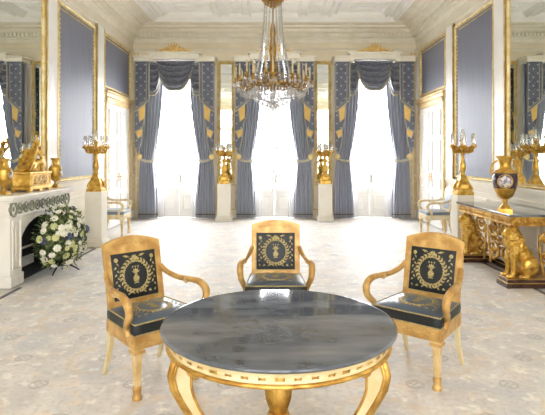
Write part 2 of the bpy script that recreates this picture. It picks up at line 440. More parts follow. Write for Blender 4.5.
# ceiling relief: framed panels, ovals and scroll wreaths
mb = MB()
def CP(u, v, d): return Vector((u, v, HC-d))
def cframe(x0, x1, y0, y1, wd=.07, dp=.05): mb.frame(x0, x1, y0, y1, wd*1.1, dp*1.9, CP)
def oval(cx, cy, rx, ry, r=.018, n=28):
    r *= 1.6
    mb.tube([(cx+rx*math.cos(2*PI*k/n), cy+ry*math.sin(2*PI*k/n), HC-.004) for k in range(n)], r, 6, closed=True)
cframe(XL+.68, XR-.68, YR+.6, YB-.70, .10, .06)
cframe(XL+.86, XR-.86, YR+.8, YB-.86, .03, .03)
yy = YB-1.0
while yy > YR+2:
    y1 = yy; y0 = yy-1.25
    for sx in (-1, 1):
        a, b = sorted((XC+sx*2.66, XC+sx*1.28))
        cframe(a, b, y0, y1, .06, .05); cframe(a+.14, b-.14, y0+.14, y1-.14, .035, .03)
        cx = (a+b)/2; cy = (y0+y1)/2
        oval(cx, cy, .30, .22); oval(cx, cy, .16, .11, .012)
        for k in range(10):
            t = 2*PI*k/10; mb.ell((cx+.23*math.cos(t), cy+.165*math.sin(t), HC), (.03,.022,.018), seg=6, rings=4)
        a, b = sorted((XC+sx*1.12, XC+sx*.74)); cframe(a, b, y0, y1, .045, .035)
        for k in range(5):
            mb.ell(((a+b)/2, y0+.2+k*.21, HC), (.05,.07,.02), seg=8, rings=4)
    cframe(XC-.6, XC+.6, y0, y1, .05, .05)
    for sx in (-1, 1):
        for sy in (-1, 1):
            c = (XC+sx*.28, (y0+y1)/2+sy*.28)
            pts = [(c[0]+sx*(.22-.018*k)*math.cos(k*.55), c[1]+sy*(.22-.018*k)*math.sin(k*.55), HC-.004) for k in range(11)]
            mb.tube(pts, .02, 6)
    yy -= 1.45
for r in (.62, .48, .30): oval(XC-.0, 6.75, r, r, .03)
st(mb.build('trim_4', M_ceil))

# side wall panelling helpers: P(u=y, v=z, out)
def side(sgn):
    X0 = XL if sgn < 0 else XR
    def P(u, v, d): return Vector((X0 - sgn*d, u, v))
    return P
for sgn, nm in ((-1,'left'), (1,'right')):
    P = side(sgn); X0 = XL if sgn < 0 else XR
    def bar(mb, y0, y1, z0, z1, d, mi=0):
        a, b = sorted((X0, X0 - sgn*d)); mb.box(a, b, y0, y1, z0, z1, mi)
    # chair rail, dado panels, baseboard (kept clear of the door)
    mb = MB()
    segs = [(YR, 10.36), (12.46, YB)]
    for (a, b) in segs:
        bar(mb, a, b, 1.03, 1.06, .03); bar(mb, a, b, 1.06, 1.10, .06); bar(mb, a, b, 1.10, 1.125, .075)
        bar(mb, a, b, 0.92, 0.945, .02)
    yy = YR+.3
    while yy < 9.9:
        y1 = min(yy+1.5, 9.88)
        mb.frame(yy, y1, .26, .86, .04, .03, P); yy += 1.62
    st(mb.build('trim_5' if sgn < 0 else 'trim_6', M_side))
    mb = MB()
    for (a, b) in segs: bar(mb, a, b, 0, .15, .025); bar(mb, a, b, .15, .18, .015)
    st(mb.build('baseboard_'+nm, M_white))
    # pilaster strips either side of the tall panel
    mb = MB()
    for (a, b) in ((7.74, 8.16), (9.97, 10.40)):
        bar(mb, a, b, 1.125, 4.27, .05)
    bar(mb, 5.32, 5.74, 1.125, 4.27, .05)
    st(mb.build('trim_7' if sgn < 0 else 'trim_8', M_white, bevel=.008))
    mb = MB()
    for a in (7.74, 8.13, 9.97, 10.37): bar(mb, a, a+.03, 1.125, 4.27, .062)
    st(mb.build('trim_9' if sgn < 0 else 'trim_10', M_trimgold))
    # framed silk panels
    side_word = 'left' if sgn < 0 else 'right'
    def silk(y0, y1, z0, z1, label):
        t = thing('framed_silk_panel', label, 'wall panel', (X0, (y0+y1)/2, z0), 0, 'blue silk wall panels')
        cy = (y0+y1)/2
        def Q(u, v, d): return Vector((-sgn*d, u-cy, v-z0))
        m = MB(); m.frame(y0, y1, z0, z1, .06, .045, Q)
        fm = m
        m = MB(); a, b = sorted((-sgn*.003, -sgn*.012)); m.box(a, b, y0+.02-cy, y1-.02-cy, .02, z1-z0-.02); m.build('silk', M_silk, t)
        m = fm
        nz = int((z1-z0-.2)/.075)
        for k in range(nz):
            for yq in (y0+.11, y1-.11):
                m.ell((-sgn*.014, yq-cy, .11+k*.075), (.012,.018,.026), seg=6, rings=4)
        ny = int((y1-y0-.2)/.075)
        for k in range(ny):
            m.ell((-sgn*.014, y0+.12+k*.075-cy, z1-z0-.11), (.012,.026,.018), seg=6, rings=4)
        m.build('frame', M_trimgold, t)
    if sgn < 0:
        silk(8.19, 9.94, 1.16, 4.19, 'tall blue-grey silk wall panel in gilt frame beside the mantel mirror')
        silk(10.44, 12.40, 3.04, 4.22, 'blue-grey silk overdoor panel above the left white double door')
    else:
        silk(8.02, 9.94, 1.16, 4.19, 'tall blue-grey silk wall panel in gilt frame beside the console mirror')
        silk(10.44, 12.26, 3.04, 4.22, 'blue-grey silk overdoor panel above the right white double door')
    # double door
    d = bpy.data.objects.new('door_1' if sgn < 0 else 'door_2', None); C.objects.link(d); d.location = (X0, 11.42, 0); st(d)
    def R(mb, y0, y1, z0, z1, dd, d0=0.0, mi=0):
        a, b = sorted((-sgn*d0, -sgn*dd)); mb.box(a, b, y0, y1, z0, z1, mi)
    m = MB(); R(m, -.92, -.82, 0, 2.86, .06); R(m, .82, .92, 0, 2.86, .06); R(m, -.92, .92, 2.74, 2.86, .06)
    R(m, -.97, .97, 2.86, 2.95, .09); R(m, -1.0, 1.0, 2.95, 2.985, .12)
    m.build('door_frame', M_giltpale, d, bevel=.01)
    def Qd(u, v, dd): return Vector((-sgn*(dd+.03), u, v))
    for s in (-1, 1):
        m = MB(); a, b = sorted((s*.008, s*.82)); R(m, a, b, 0.01, 2.74, .03)
        for (z0, z1) in ((.14,.72),(.84,1.10),(1.22,1.95),(2.05,2.62)):
            m.frame(a+.11, b-.11, z0, z1, .045, .022, Qd)
        lf = m.build('door_leaf', M_white, d)
        m = MB(); m.tube([(-sgn*.03, s*.06, 1.12), (-sgn*.07, s*.06, 1.12)], .01, 8); m.tube([(-sgn*.07, s*.045, 1.12), (-sgn*.07, s*.16, 1.12)], .009, 8)
        m.box(*sorted((-sgn*.03, -sgn*.036)), *sorted((s*.035, s*.085)), 1.0, 1.2)
        m.build('door_handle', M_brass, lf)
    # big wall mirror
    yn, yf = (5.92, 7.72) if sgn < 0 else (5.76, 7.72)
    zb = 1.13
    t = thing('wall_mirror', 'huge gilt-framed mirror above the white marble fireplace' if sgn < 0 else 'huge gilt-framed mirror above the gilded lion console', 'mirror', (X0, (yn+yf)/2, zb), 0, None)
    cy = (yn+yf)/2
    def Qm(u, v, dd): return Vector((-sgn*dd, u-cy, v-zb))
    m = MB(); m.frame(yn, yf, zb, 4.30, .065, .05, Qm)
    for k in range(38):
        for yq in (yn+.034, yf-.034): m.ell(Qm(yq, zb+.08+k*.083, .036), (.010,.012,.024), seg=6, rings=4)
    m.build('frame', M_trimgold, t)
    m = MB(); R(m, yn+.05-cy, yf-.05-cy, .05, 3.12, .02, .004); m.build('mirror_glass', M_mirror, t)

# ------------------------------------------------------------ windows
def window(i, cx, yy, ztop, inward, zb=0.0, WW=WW):
    t = bpy.data.objects.new('window_%d' % i, None); C.objects.link(t); st(t); t.location = (cx, yy, zb)
    H = ztop-zb
    m = MB()
    m.box(-WW+.002, -WW+.07, -.05, .05, 0, H); m.box(WW-.07, WW-.002, -.05, .05, 0, H); m.box(-WW+.07, WW-.07, -.05, .05, H-.07, H)
    m.box(-WW+.07, WW-.07, -.04, .04, 0, .06); m.box(-WW+.07, WW-.07, -.045, .045, 2.86, 2.94)
    m.build('window_frame', M_white, t)
    for s in (-1, 1):
        m = MB(); a, b = sorted((s*.004, s*(WW-.07)))
        m.box(a, a+.07, -.03, .03, .06, 2.86); m.box(b-.07, b, -.03, .03, .06, 2.86)
        m.box(a+.07, b-.07, -.03, .03, .06, .16); m.box(a+.07, b-.07, -.03, .03, .62, .72); m.box(a+.07, b-.07, -.03, .03, 2.78, 2.86)
        m.box(a+.07, b-.07, -.012, .012, .16, .62)
        def Qw(u, v, dd): return Vector((u, inward*(dd+.012), v))
        m.frame(a+.10, b-.10, .20, .58, .04, .018, Qw)
        for z in (1.78,): m.box(a+.07, b-.07, -.018, .018, z, z+.03)
        lf = m.build('casement', M_white, t)
        m = MB(); m.box(a+.07, b-.07, -.004, .004, .72, 2.78); m.build('pane', M_glass, lf)
        if s > 0 and inward < 0:
            m = MB(); m.tube([(.04, inward*.03, 1.0),(.04, inward*.07, 1.0)], .01, 8); m.tube([(.04, inward*.07, .93),(.04, inward*.07, 1.07)], .012, 8)
            m.ell((.04, inward*.035, 1.06), (.02,.01,.03)); m.ell((.04, inward*.035, .94), (.02,.01,.03)); m.build('window_handle', M_mgrey, lf)
    m = MB(); m.box(-WW+.07, WW-.07, -.004, .004, 2.94, H-.07); m.build('pane', M_glass, t)
for i, b in enumerate(BAYS): window(i+1, b, YB+.2, WT, -1)
for i, b in enumerate(BAYS): window(i+4, b, YR-.15, 4.3, 1, 0.3, 1.08)  # unseen windows added in the rear wall for the fill lamps

# back wall casings and pier strips
mb = MB()
for b in BAYS:
    for s in (-1, 1):
        a, c = sorted((b+s*WW, b+s*(WW+.12))); mb.box(a, c, YB-.03, YB, 0, WT+.0)
st(mb.build('trim_11', M_wall, bevel=.006))
mb = MB()
for x in (XL+.02, XL+.11, XR-.14, XR-.05): mb.box(x, x+.03, YB-.02, YB, .2, 4.25)
st(mb.build('trim_12', M_trimgold))
mb = MB(); e = [XL]
for b in BAYS: e += [b-WW-.12, b+WW+.12]
e.append(XR)
for i in range(0, 8, 2): mb.box(e[i], e[i+1], YB-.03, YB, 0, .16)
st(mb.build('baseboard_back', M_wall))
mb = MB()
for b in (BAYS[0]+1.24, BAYS[1]+1.24):
    mb.frame(b-.26, b+.26, .2, .86, .035, .02, lambda u, v, d: Vector((u, YB-d, v)))
st(mb.build('trim_13', M_trimgold))
for k, b in enumerate((BAYS[0]+1.24, BAYS[1]+1.24)):
    t = thing('pier_mirror', ('tall narrow gilt mirror between the left and middle windows', 'tall narrow gilt mirror between the middle and right windows')[k], 'mirror', (b, YB, .9), 0, 'pier mirrors')
    m = MB(); m.frame(-.235, .235, 0, 3.13, .095, .06, lambda u, v, d: Vector((u, -d, v)))
    for q in range(40):
        for s in (-1, 1): m.ell((s*.19, -.045, .05+q*.078), (.014,.014,.022), seg=6, rings=4)
    m.build('frame', M_trimgold, t)
    m = MB(); m.box(-.16, .16, -.02, -.004, .07, 3.06); m.build('mirror_glass', M_mirror, t)

# ------------------------------------------------------------ curtains
WN = ('left window', 'middle window', 'right window')
def curtain_mesh(s, outer=.97):
    """local x from window centre, s = side; gathered to a tie-back at z = 1.50"""
    m = MB(); NP = 7; ztop, zbot, zt = 3.925, .02, 1.50
    def fn(u, v):
        z = ztop + (zbot-ztop)*v
        if z > zt:
            q = (z-zt)/(ztop-zt); inn = .58 - (.58-.33)*math.sin(q*PI/2)**.8; out = outer - .05*(1-q)**3
        else:
            q = (zt-z)/(zt-zbot); inn = .58 - .10*math.sin(q*PI/2)**.7; out = outer - .05*(1-q)**3
        pinch = math.exp(-((z-zt)/.16)**2)
        x = inn + (out-inn)*u
        amp = .06*(1-.5*pinch)
        y = amp*math.sin(2*PI*NP*u + .5*math.sin(z*1.3)) + .015*math.sin(2*PI*4*u+z*2)
        return Vector((s*x, y - .03*pinch, z))
    m.surf(fn, 110, 60, 0)
    # trim bands woven near the hem
    def band(z0, z1, mi):
        def g(u, v):
            z = z0+(z1-z0)*v; p = fn(u, (ztop-z)/(ztop-zbot)); return p + Vector((0,-.006,0))
        m.surf(g, 110, 1, mi)
    band(.10, .125, 1); band(.145, .16, 2); band(.06, .075, 2)
    return m
def sheer_mesh(s):
    m = MB()
    def fn(u, v):
        z = 3.87-3.85*v; q = abs(z-1.5)/2.4
        inn = .50 - .20*min(1, q*1.1)**.8 if z > 1.5 else .50-.16*min(1, (1.5-z)/1.0)**.8
        x = inn+(.74-inn)*u
        return Vector((s*x, .02*math.sin(2*PI*9*u), z))
    m.surf(fn, 60, 30, 0); return m
def tieback(s):
    m = MB()
    pts = [(s*(.90), .02, 1.52), (s*.86, -.11, 1.49), (s*.76, -.14, 1.46), (s*.66, -.13, 1.45), (s*.575, -.06, 1.47), (s*.56, .03, 1.48), (s*.62, .10, 1.48)]
    m.tube(pts, .03, 8, sub=4, flat=.6); m.tube([(p[0], p[1]-.008, p[2]+.03) for p in pts], .012, 6, sub=4)
    return m
def rosette(s):
    m = MB(); Mx = Matrix.Rotation(PI/2, 3, 'X')
    m.lathe([(.015,-.02),(.015,.1),(.06,.11),(.078,.125),(.065,.14),(.035,.148),(.0,.155)], (s*.905, .02, 1.57), 18, M=Mx)
    return m
def swag_fn(x0, x1, z0, drop, nfold, y0, pw=2.6, amp=.10, bias=0):
    def fn(u, v):
        k = 2*u-1
        base = 1-abs(k)**pw
        z = z0 - v*drop*(base + bias*(k+1)/2*(1-base)) - .10*v*drop*(1-base)
        xx = x0+(x1-x0)*(.5+k*.5*(1-.10*v))
        ph = (nfold*v) % 1.0; fold = math.sin(PI*min(1, ph*1.15)**1.6)**.8 if ph*1.15 < 1 else 0
        y = y0 - .05*base - amp*fold*max(0, base)**.35 - .06*v*base
        return Vector((xx, y, z + .02*fold*base))
    return fn
def swag_set(t):
    for (x0, x1, drop, z0, nf, y0, pw) in ((-.50,.50,.74,3.973,5,-.03,3.2), (-.76,-.34,.80,3.918,5,.02,3.6), (.34,.76,.80,3.918,5,.02,3.6)):
        m = MB(); fn = swag_fn(x0, x1, z0, drop, nf, y0, pw)
        m.surf(fn, 40, 72, 0, th=(0,.012,0))
        edge = [fn(i/30, 1)+Vector((0,-.01,-.01)) for i in range(31)]
        m.tube(edge, .026, 6, mi=1)
        m.tube([p+Vector((0,-.012,.075 if 2 < i < 28 else .0)) for i, p in enumerate(edge)], .010, 5, mi=1)
        m.build('swag', [M_swag, M_fringe], t)
def jabot(t, s):
    m = MB()
    def pp(pts, y, mi, th=.012):
        q = [(s*x, y, z) for x, z in pts]
        if s < 0: q = q[::-1]
        m.poly(q, (0, th, 0), mi)
    def hem(pts, y, r=.014):
        m.tube([(s*x, y-.004, z) for x, z in pts], r, 5, mi=1)
    # (distance from window centre, height): stepped cascade with lined folds
    pp([(.61, 3.92), (.98, 3.92), (.985, 2.66), (.62, 2.95)], -.172, 0)
    hem([(.615, 3.9), (.625, 2.97), (.98, 2.68)], -.174, .018)
    hem([(.69, 3.9), (.695, 2.94)], -.174, .008); hem([(.965, 3.9), (.97, 2.7)], -.174, .008)
    hem([(.63, 3.03), (.98, 2.74)], -.174, .008)
    pp([(.92, 2.74), (.73, 2.88), (.745, 2.50), (.86, 2.34)], -.155, 2)
    pp([(.985, 2.72), (.89, 2.72), (.865, 2.42), (.735, 2.54), (.79, 2.26), (.985, 2.18)], -.168, 0)
    hem([(.89, 2.70), (.865, 2.42), (.735, 2.54), (.79, 2.27), (.98, 2.19)], -.168, .014)
    pp([(.97, 2.24), (.79, 2.32), (.81, 2.08), (.90, 1.94), (.96, 2.05)], -.150, 2)
    pp([(.985, 2.22), (.955, 2.20), (.90, 2.02), (.79, 2.13), (.83, 1.86), (.91, 1.64), (.975, 1.82)], -.160, 0)
    hem([(.955, 2.18), (.90, 2.02), (.79, 2.13), (.83, 1.86), (.91, 1.65), (.97, 1.82)], -.160, .014)
    m.build('tail', [M_tail, M_fringe, M_yellow], t)
for i, b in enumerate(BAYS):
    for s in (-1, 1):
        sw = 'left' if s < 0 else 'right'
        if i == 0 and s < 0: CM = {}
        if s not in CM:
            t = thing('curtain', '', 'curtain', (b, YB-.20, 0), 0, 'blue-grey tied-back curtains')
            curtain_mesh(s).build('drape', [M_curt, M_bronze, M_fringe], t)
            tieback(s).build('tieback', M_fringe, t); rosette(s).build('holdback', M_roset, t)
            CM[s] = t
        else:
            t = dup(CM[s], (b, YB-.20, 0), 0, '', 'blue-grey tied-back curtains')
        t['label'] = 'blue-grey full-length tied-back curtain on %s side of the %s' % (sw, WN[i])
        o = sheer_mesh(s).build('voile_curtain', M_sheer, None, (b, YB-.03, 0))
        tag(o, 'white sheer voile on %s side of the %s' % (sw, WN[i]), 'curtain', 'white sheer curtains')
    t = thing('window_valance', 'slate silk swags and starred tails heading the '+WN[i], 'valance', (b, YB-.31, 0), 0, 'swagged valances')
    swag_set(t); jabot(t, -1); jabot(t, 1)
    t = thing('pelmet', 'cream stepped pelmet with gilt scallop crest over the '+WN[i], 'pelmet', (b, YB, 3.93), 0, 'cream pelmets')
    m = MB()
    for q in (-1, 1):
        a_, b_ = sorted((q*.52, q*1.0)); m.box(a_, b_, -.50, -.034, 0, .10)
        a_, b_ = sorted((q*.62, q*.98 if False else q*1.03)); m.box(a_, b_, -.535, -.034, .10, .14)
    m.box(-.62, .62, -.55, -.034, .05, .18); m.box(-.66, .66, -.58, -.034, .18, .225)
    m.build('cornice_board', M_corn, t, bevel=.012)
    m = MB()
    for k in range(9):
        a = PI*(k+.5)/9; L = .19+.03*math.sin(a)
        m.tube([(.02*math.cos(a), -.52, .235), (L*.6*math.cos(a), -.52, .24+L*.55*math.sin(a)), (L*math.cos(a)*1.1, -.52, .24+L*math.sin(a))], [.01,.024,.012], 6, sub=3)
    for s in (-1, 1):
        pts = [(s*(.10+.052*k), -.52, .262+.03*math.sin(k*.9)+.04/(1+k)) for k in range(8)]
        m.tube(pts, [.04,.036,.034,.03,.028,.024,.02,.014], 7, sub=3)
        m.ell((s*.33, -.52, .265), (.035,.02,.03))
    m.ell((0,-.52,.26), (.04,.03,.04))
    m.build('gilt_crest', M_crest, t)

# ------------------------------------------------------------ pedestals and candelabra
def pedestal(wd, h, loc, label, g):
    m = MB(); a = wd/2
    m.box(-a-.035, a+.035, -a-.035, a+.035, 0, .10); m.box(-a-.015, a+.015, -a-.015, a+.015, .10, .125)
    m.box(-a, a, -a, a, .125, h-.0)
    o = m.build('pedestal', M_plinthw, None, loc, bevel=.006); return tag(o, label, 'pedestal', g)
PG = 'square candelabra pedestals'
PL = [(-3.13, 8.775, .965, .29), (3.08, 8.0, .965, .27), (BAYS[0]+1.24, 12.14, .91, .32), (BAYS[1]+1.24, 12.14, .91, .32)]
PLab = ['white square pedestal beside the flower arrangement and left double door', 'white square pedestal at the far end of the lion console',
        'cream pedestal between the left and middle windows', 'cream pedestal between the middle and right windows']
PCol = []
for (x, y, h, wd), lb in zip(PL, PLab): pedestal(wd, h, (x, y, 0), lb, PG)

def candelabrum(loc, label, fig=False):
    t = thing('candelabrum', label, 'candelabrum', loc, 0, 'gilt candelabra on pedestals')
    k = 1.0
    m = MB()
    m.box(-.13,.13,-.13,.13,0,.05); m.box(-.115,.115,-.115,.115,.05,.075)
    m.lathe([(.15,.075),(.13,.10),(.12,.16),(.095,.20),(.10,.23),(.075,.27),(.06,.30)], seg=4, sm=False, a0=PI/4)
    for q in range(4):
        a = PI/4+q*PI/2
        m.tube([(.15*math.cos(a), .15*math.sin(a), .08), (.135*math.cos(a), .135*math.sin(a), .13), (.10*math.cos(a), .10*math.sin(a), .18), (.085*math.cos(a), .085*math.sin(a), .24)], [.03,.024,.02,.012], 8, sub=3)
    m.build('base', M_gold, t)
    m = MB()
    if fig:
        m.ell((0,0,.34), (.06,.06,.10)); m.lathe([(.055,.28),(.075,.32),(.06,.42),(.04,.50),(.05,.56),(.03,.61),(.02,.64),(.03,.66)], seg=14)
        m.ell((0,-.01,.665), (.033,.035,.042))
        for s in (-1, 1): m.tube([(s*.04,0,.57),(s*.085,-.01,.62),(s*.07,-.01,.70),(s*.04,0,.74)], [.018,.016,.012,.01], 7, sub=3)
        for s in (-1, 1): m.tube([(s*.03,.03,.56),(s*.10,.05,.50),(s*.11,.05,.38)], [.02,.03,.008], 7, sub=3, flat=.4)
        m.lathe([(.02,.70),(.035,.72),(.05,.735),(.03,.75)], seg=12)
    else:
        m.lathe([(.06,.30),(.035,.33),(.03,.36),(.05,.40),(.052,.46),(.04,.52),(.028,.56),(.026,.64),(.045,.66),(.028,.69),(.06,.72),(.065,.735),(.03,.76)], seg=16)
        m.lathe([(.062,.40),(.056,.405)], seg=12)
    m.build('shaft', M_gold, t)
    n = 6
    for q in range(n+1):
        m = MB()
        if q < n:
            a = 2*PI*q/n + .25; R_ = .185
            e = (R_*math.cos(a), R_*math.sin(a), .80)
            f_ = lambda r, z: (r*math.cos(a), r*math.sin(a), z)
            m.tube([f_(.02,.74), f_(.07,.69), f_(.12,.68), f_(.165,.71), f_(R_,.76), e], [.014,.016,.018,.016,.013,.016], 7, sub=3)
            m.tube([f_(.06,.72), f_(.09,.75), f_(.12,.74), f_(.11,.71)], .009, 6, sub=3)
            m.ell(f_(.10,.685), (.03,.03,.024), seg=8, rings=6); m.ell(f_(.15,.70), (.026,.026,.02), seg=8, rings=6); m.ell(f_(.055,.70), (.03,.03,.03), seg=8, rings=6)
            for (qa, qr, qz) in ((-.22,.15,.735),(.22,.15,.735),(-.3,.10,.745),(.3,.10,.745)):
                aa = a+qa; m.ell((qr*math.cos(aa), qr*math.sin(aa), qz), (.024,.024,.026), seg=8, rings=6)
        else:
            e = (0,0,.88); m.lathe([(.02,.74),(.03,.78),(.018,.83),(.03,.86),(.02,.88)], seg=10)
        ez = e[2]-.02
        m.lathe([(.015,ez-.03),(.048,ez-.01),(.050,ez+.012),(.022,ez+.02),(.026,ez+.055)], (e[0],e[1],0), seg=12)
        ar = m.build('arm', M_gold, t)
        m = MB(); m.lathe([(.011,ez+.05),(.011,ez+.18),(.003,ez+.185)], (e[0],e[1],0), seg=8); m.build('candle', M_candle, ar)
        m = MB(); m.lathe([(.030,ez+.03),(.031,ez+.06),(.029,ez+.205),(.0285,ez+.206),(.030,ez+.07)], (e[0],e[1],0), seg=12); m.build('glass_shade', M_shade, ar)
    return t
candelabrum((PL[0][0], PL[0][1], .965), 'gilt candelabrum standing on the pedestal beside the flower arrangement')
candelabrum((PL[1][0], PL[1][1], .965), 'gilt candelabrum on the pedestal at the far end of the lion console')
candelabrum((PL[2][0], PL[2][1], .91), 'gilt figural candelabrum before the pier mirror left of the middle window', True)
candelabrum((PL[3][0], PL[3][1], .91), 'gilt figural candelabrum before the pier mirror right of the middle window', True)

# ------------------------------------------------------------ fireplace
fx = -3.15
t = thing('fireplace', 'white marble fireplace with grey garland frieze below the mirror', 'fireplace', (XL, 6.85, 0))
m = MB(); B = -.93+.0; E = .83
dx = fx-XL
m.box(.001, dx+.02, B, B+.30, 0, .14); m.box(.001, dx+.02, E-.30, E, 0, .14)
m.box(.001, dx, B+.01, B+.29, .14, .84); m.box(.001, dx, E-.29, E-.01, .14, .84)
# arched opening
N_ = 16; pts = []
cy = (B+E)/2; hw = (E-B)/2-.29
arch = [(cy-hw*math.cos(PI*k/N_), .40+.38*math.sin(PI*k/N_)) for k in range(N_+1)]
for k in range(N_):
    (a, za), (b, zb_) = arch[k], arch[k+1]
    m.poly([(.001, a, za), (.001, b, zb_), (.001, b, .84), (.001, a, .84)], (dx-.03, 0, 0))
for s in (-1, 1):
    a, b = sorted((cy+s*hw, cy+s*(hw+.0001)))
m.build('chimneypiece', M_marble, t, bevel=.006)
m = MB(); m.box(.003, .02, cy-hw, cy+hw, 0, .82); m.box(.02, dx-.06, cy-hw, cy+hw, 0, .01); m.box(.02, dx-.05, cy+hw-.02, cy+hw-.001, .01, .46); m.box(.02, dx-.05, cy-hw+.001, cy-hw+.02, .01, .46)
for k in range(N_):
    (a, za), (b, zb_) = arch[k], arch[k+1]
    m.poly([(.02, a, za-.001), (.02, b, zb_-.001), (.02, b, zb_-.012), (.02, a, za-.012)], (dx-.075, 0, 0))
m.build('firebox', M_black, t)
m = MB(); m.box(.001, dx+.0, B, E, .84, .865); m.box(.001, dx-.01, B+.01, E-.01, .865, 1.02); m.box(.001, dx+.02, B-.01, E+.01, 1.02, 1.045); m.build('frieze', M_marble, t, bevel=.005)
m = MB(); m.box(.001, dx+.06, B-.05, E+.05, 1.045, 1.075); m.box(.001, dx+.08, B-.06, E+.07, 1.075, 1.11); m.build('mantel_shelf', M_marble, t, bevel=.008)
m = MB()
n = 11
for k in range(n):
    yq = B+.10+(E-B-.20)*k/(n-1); big = k in (0, n-1)
    r = .078 if big else .056
    m.tube([(dx-.008, yq+r*math.cos(2*PI*q/14), .94+r*math.sin(2*PI*q/14)*(1.1 if big else 1)) for q in range(14)], .016 if not big else .020, 6, closed=True)
    m.ell((dx-.006, yq, .94), (.012,.02,.028), seg=8, rings=6)
    if k < n-1:
        y2 = yq+(E-B-.2)/(n-1)/2
        m.tube([(dx-.006, y2, .985), (dx, y2, .94), (dx-.006, y2, .90)], [.006,.014,.006], 6)
        m.tube([(dx-.006, yq+.03, .97), (dx, y2, .985), (dx-.006, y2+.05, .97)], .008, 6)
m.build('garland', M_mgrey, t)
for a in (B+.15, E-.15):
    m = MB(); m.frame(a-.10, a+.10, .20, .80, .02, .015, lambda u, v, d: Vector((dx+d-.002, u, v)))
    m.lathe([(.012,.30),(.02,.36),(.014,.45),(.024,.58),(.012,.70),(.02,.74)], (dx, a, 0), 8, sx=.5)
    m.build('pilaster_relief', M_marble, t)

# vases (mantel pair)
def vase(loc, rz, H, label, matdark, g=None, big=False):
    t = thing('urn_vase', label, 'vase', loc, rz, g)
    k = H/.46
    def S(p): return [(r*k, z*k) for r, z in p]
    m = MB(); m.box(-.055*k,.055*k,-.055*k,.055*k,0,.022*k); m.lathe(S([(.048,.022),(.044,.035),(.02,.055),(.016,.075),(.026,.085),(.018,.095),(.05,.115)]), seg=20); m.build('foot', M_gold, t)
    m = MB(); m.lathe(S([(.03,.10),(.06,.125),(.085,.18),(.088,.19)]), seg=24, mi=0)
    m.lathe(S([(.088,.19),(.096,.24),(.097,.29),(.09,.315)]), seg=24, mi=1)
    m.lathe(S([(.09,.315),(.07,.34),(.05,.355),(.046,.38),(.05,.42),(.07,.448),(.074,.455),(.066,.46),(.05,.44)]), seg=24, mi=0)
    m.build('body', [M_gold, matdark], t)
    for s in (-1, 1):
        m = MB(); m.tube([(s*.088*k,0,.29*k),(s*.104*k,0,.31*k),(s*.106*k,0,.36*k),(s*.085*k,0,.40*k),(s*.055*k,0,.42*k)], .008*k, 7, sub=4); m.ell((s*.104*k,0,.33*k), .013*k, seg=8, rings=6); m.build('handle', M_golddark, t)
    for s in (-1, 1):
        m = MB()
        pts = [( .055*k*math.cos(2*PI*q/20), s*(.1005*k) - s*.018*k*math.cos(2*PI*q/20)**2, .25*k+.055*k*math.sin(2*PI*q/20)) for q in range(20)]
        m.tube(pts, .004*k, 5, closed=True, mi=0)
        m.surf(lambda u, v: Vector((.05*k*(u-.5)*2*math.sqrt(max(0,1-(2*v-1)**2)), s*(math.sqrt(max(1e-6,(.099*k)**2-(.05*k*(u-.5)*2)**2))), .25*k+.05*k*(2*v-1))), 10, 10, 1)
        m.build('painted_medallion', [M_brass, M_porc], t)
    return t
vase((-3.35, 6.17, 1.11), PI/2, .45, 'gilt urn vase on the mantel nearest the picture edge, left of clock', M_gold)
vase((-3.31, 7.53, 1.11), PI/2, .45, 'gilt urn vase on the mantel between the clock and candelabrum', M_gold)
vase((2.98, 6.33, .885), -.42, .71, 'large dark purple and gilt urn vase standing on the console', M_porcdark)

# mantel clock with seated gilt figure
t = thing('mantel_clock', 'gilt mantel clock with seated figure and pale shield', 'clock', (-3.33, 6.85, 1.11))
m = MB()
for sx in (-1, 1):
    for sy in (-1, 0, 1): m.box(sx*.10-.025, sx*.10+.025, sy*.27-.04, sy*.27+.04, 0, .03)
m.box(-.13, .13, -.32, .32, .03, .07); m.box(-.12, .12, -.305, .305, .07, .235); m.box(-.135, .135, -.325, .325, .235, .265)
m.build('case', M_gold, t, bevel=.006)
m = MB()
m.frame(-.27, .27, .085, .22, .012, .01, lambda u, v, d: Vector((.12+d, u, v)))
for yq in (-.13, 0, .13):
    m.tube([(.125, yq+.05*math.cos(2*PI*q/16), .152+.045*math.sin(2*PI*q/16)) for q in range(16)], .009, 6, closed=True); m.ell((.122, yq, .152), (.01,.03,.028))
m.build('front_relief', M_giltpale, t)
m = MB()
Y0 = .04
m.ell((-.01, Y0-.14, .30), (.10,.16,.06)); m.ell((-.02, Y0-.24, .29), (.07,.10,.045)); m.ell((-.01, Y0-.09, .35), (.075,.095,.075))
m.tube([(0,Y0-.08,.38),(0,Y0-.03,.47),(0,Y0+.04,.56)], [.065,.052,.06], 12, sub=3)
m.tube([(0,Y0+.04,.56),(.0,Y0+.075,.625)], [.03,.024], 10); m.ell((.01,Y0+.10,.655), (.034,.042,.046)); m.ell((-.01,Y0+.07,.675), (.03,.03,.028))
m.tube([(.03,Y0-.07,.38),(.06,Y0+.07,.40),(.065,Y0+.09,.33),(.065,Y0+.10,.275)], [.052,.046,.032,.022], 10, sub=3); m.ell((.08,Y0+.115,.275), (.02,.04,.014))
m.tube([(-.03,Y0-.06,.38),(-.03,Y0+.05,.36),(-.03,Y0+.07,.275)], [.052,.044,.026], 10, sub=3)
m.tube([(.055,Y0+.03,.555),(.085,Y0+.04,.47),(.07,Y0+.12,.44),(.065,Y0+.17,.46)], [.024,.02,.016,.014], 8, sub=3)
m.tube([(-.055,Y0+.04,.56),(-.06,Y0+.11,.62),(-.03,Y0+.13,.70),(0,Y0+.125,.78)], [.024,.02,.016,.012], 8, sub=3)
for s_ in (-1, 1):
    for q in range(5):
        m.tube([(s_*.04,Y0-.01,.55-.01*q),(s_*.07,Y0-.06-.03*q,.58-.045*q),(s_*.075,Y0-.09-.045*q,.55-.075*q)], [.018,.022,.007], 7, sub=3)
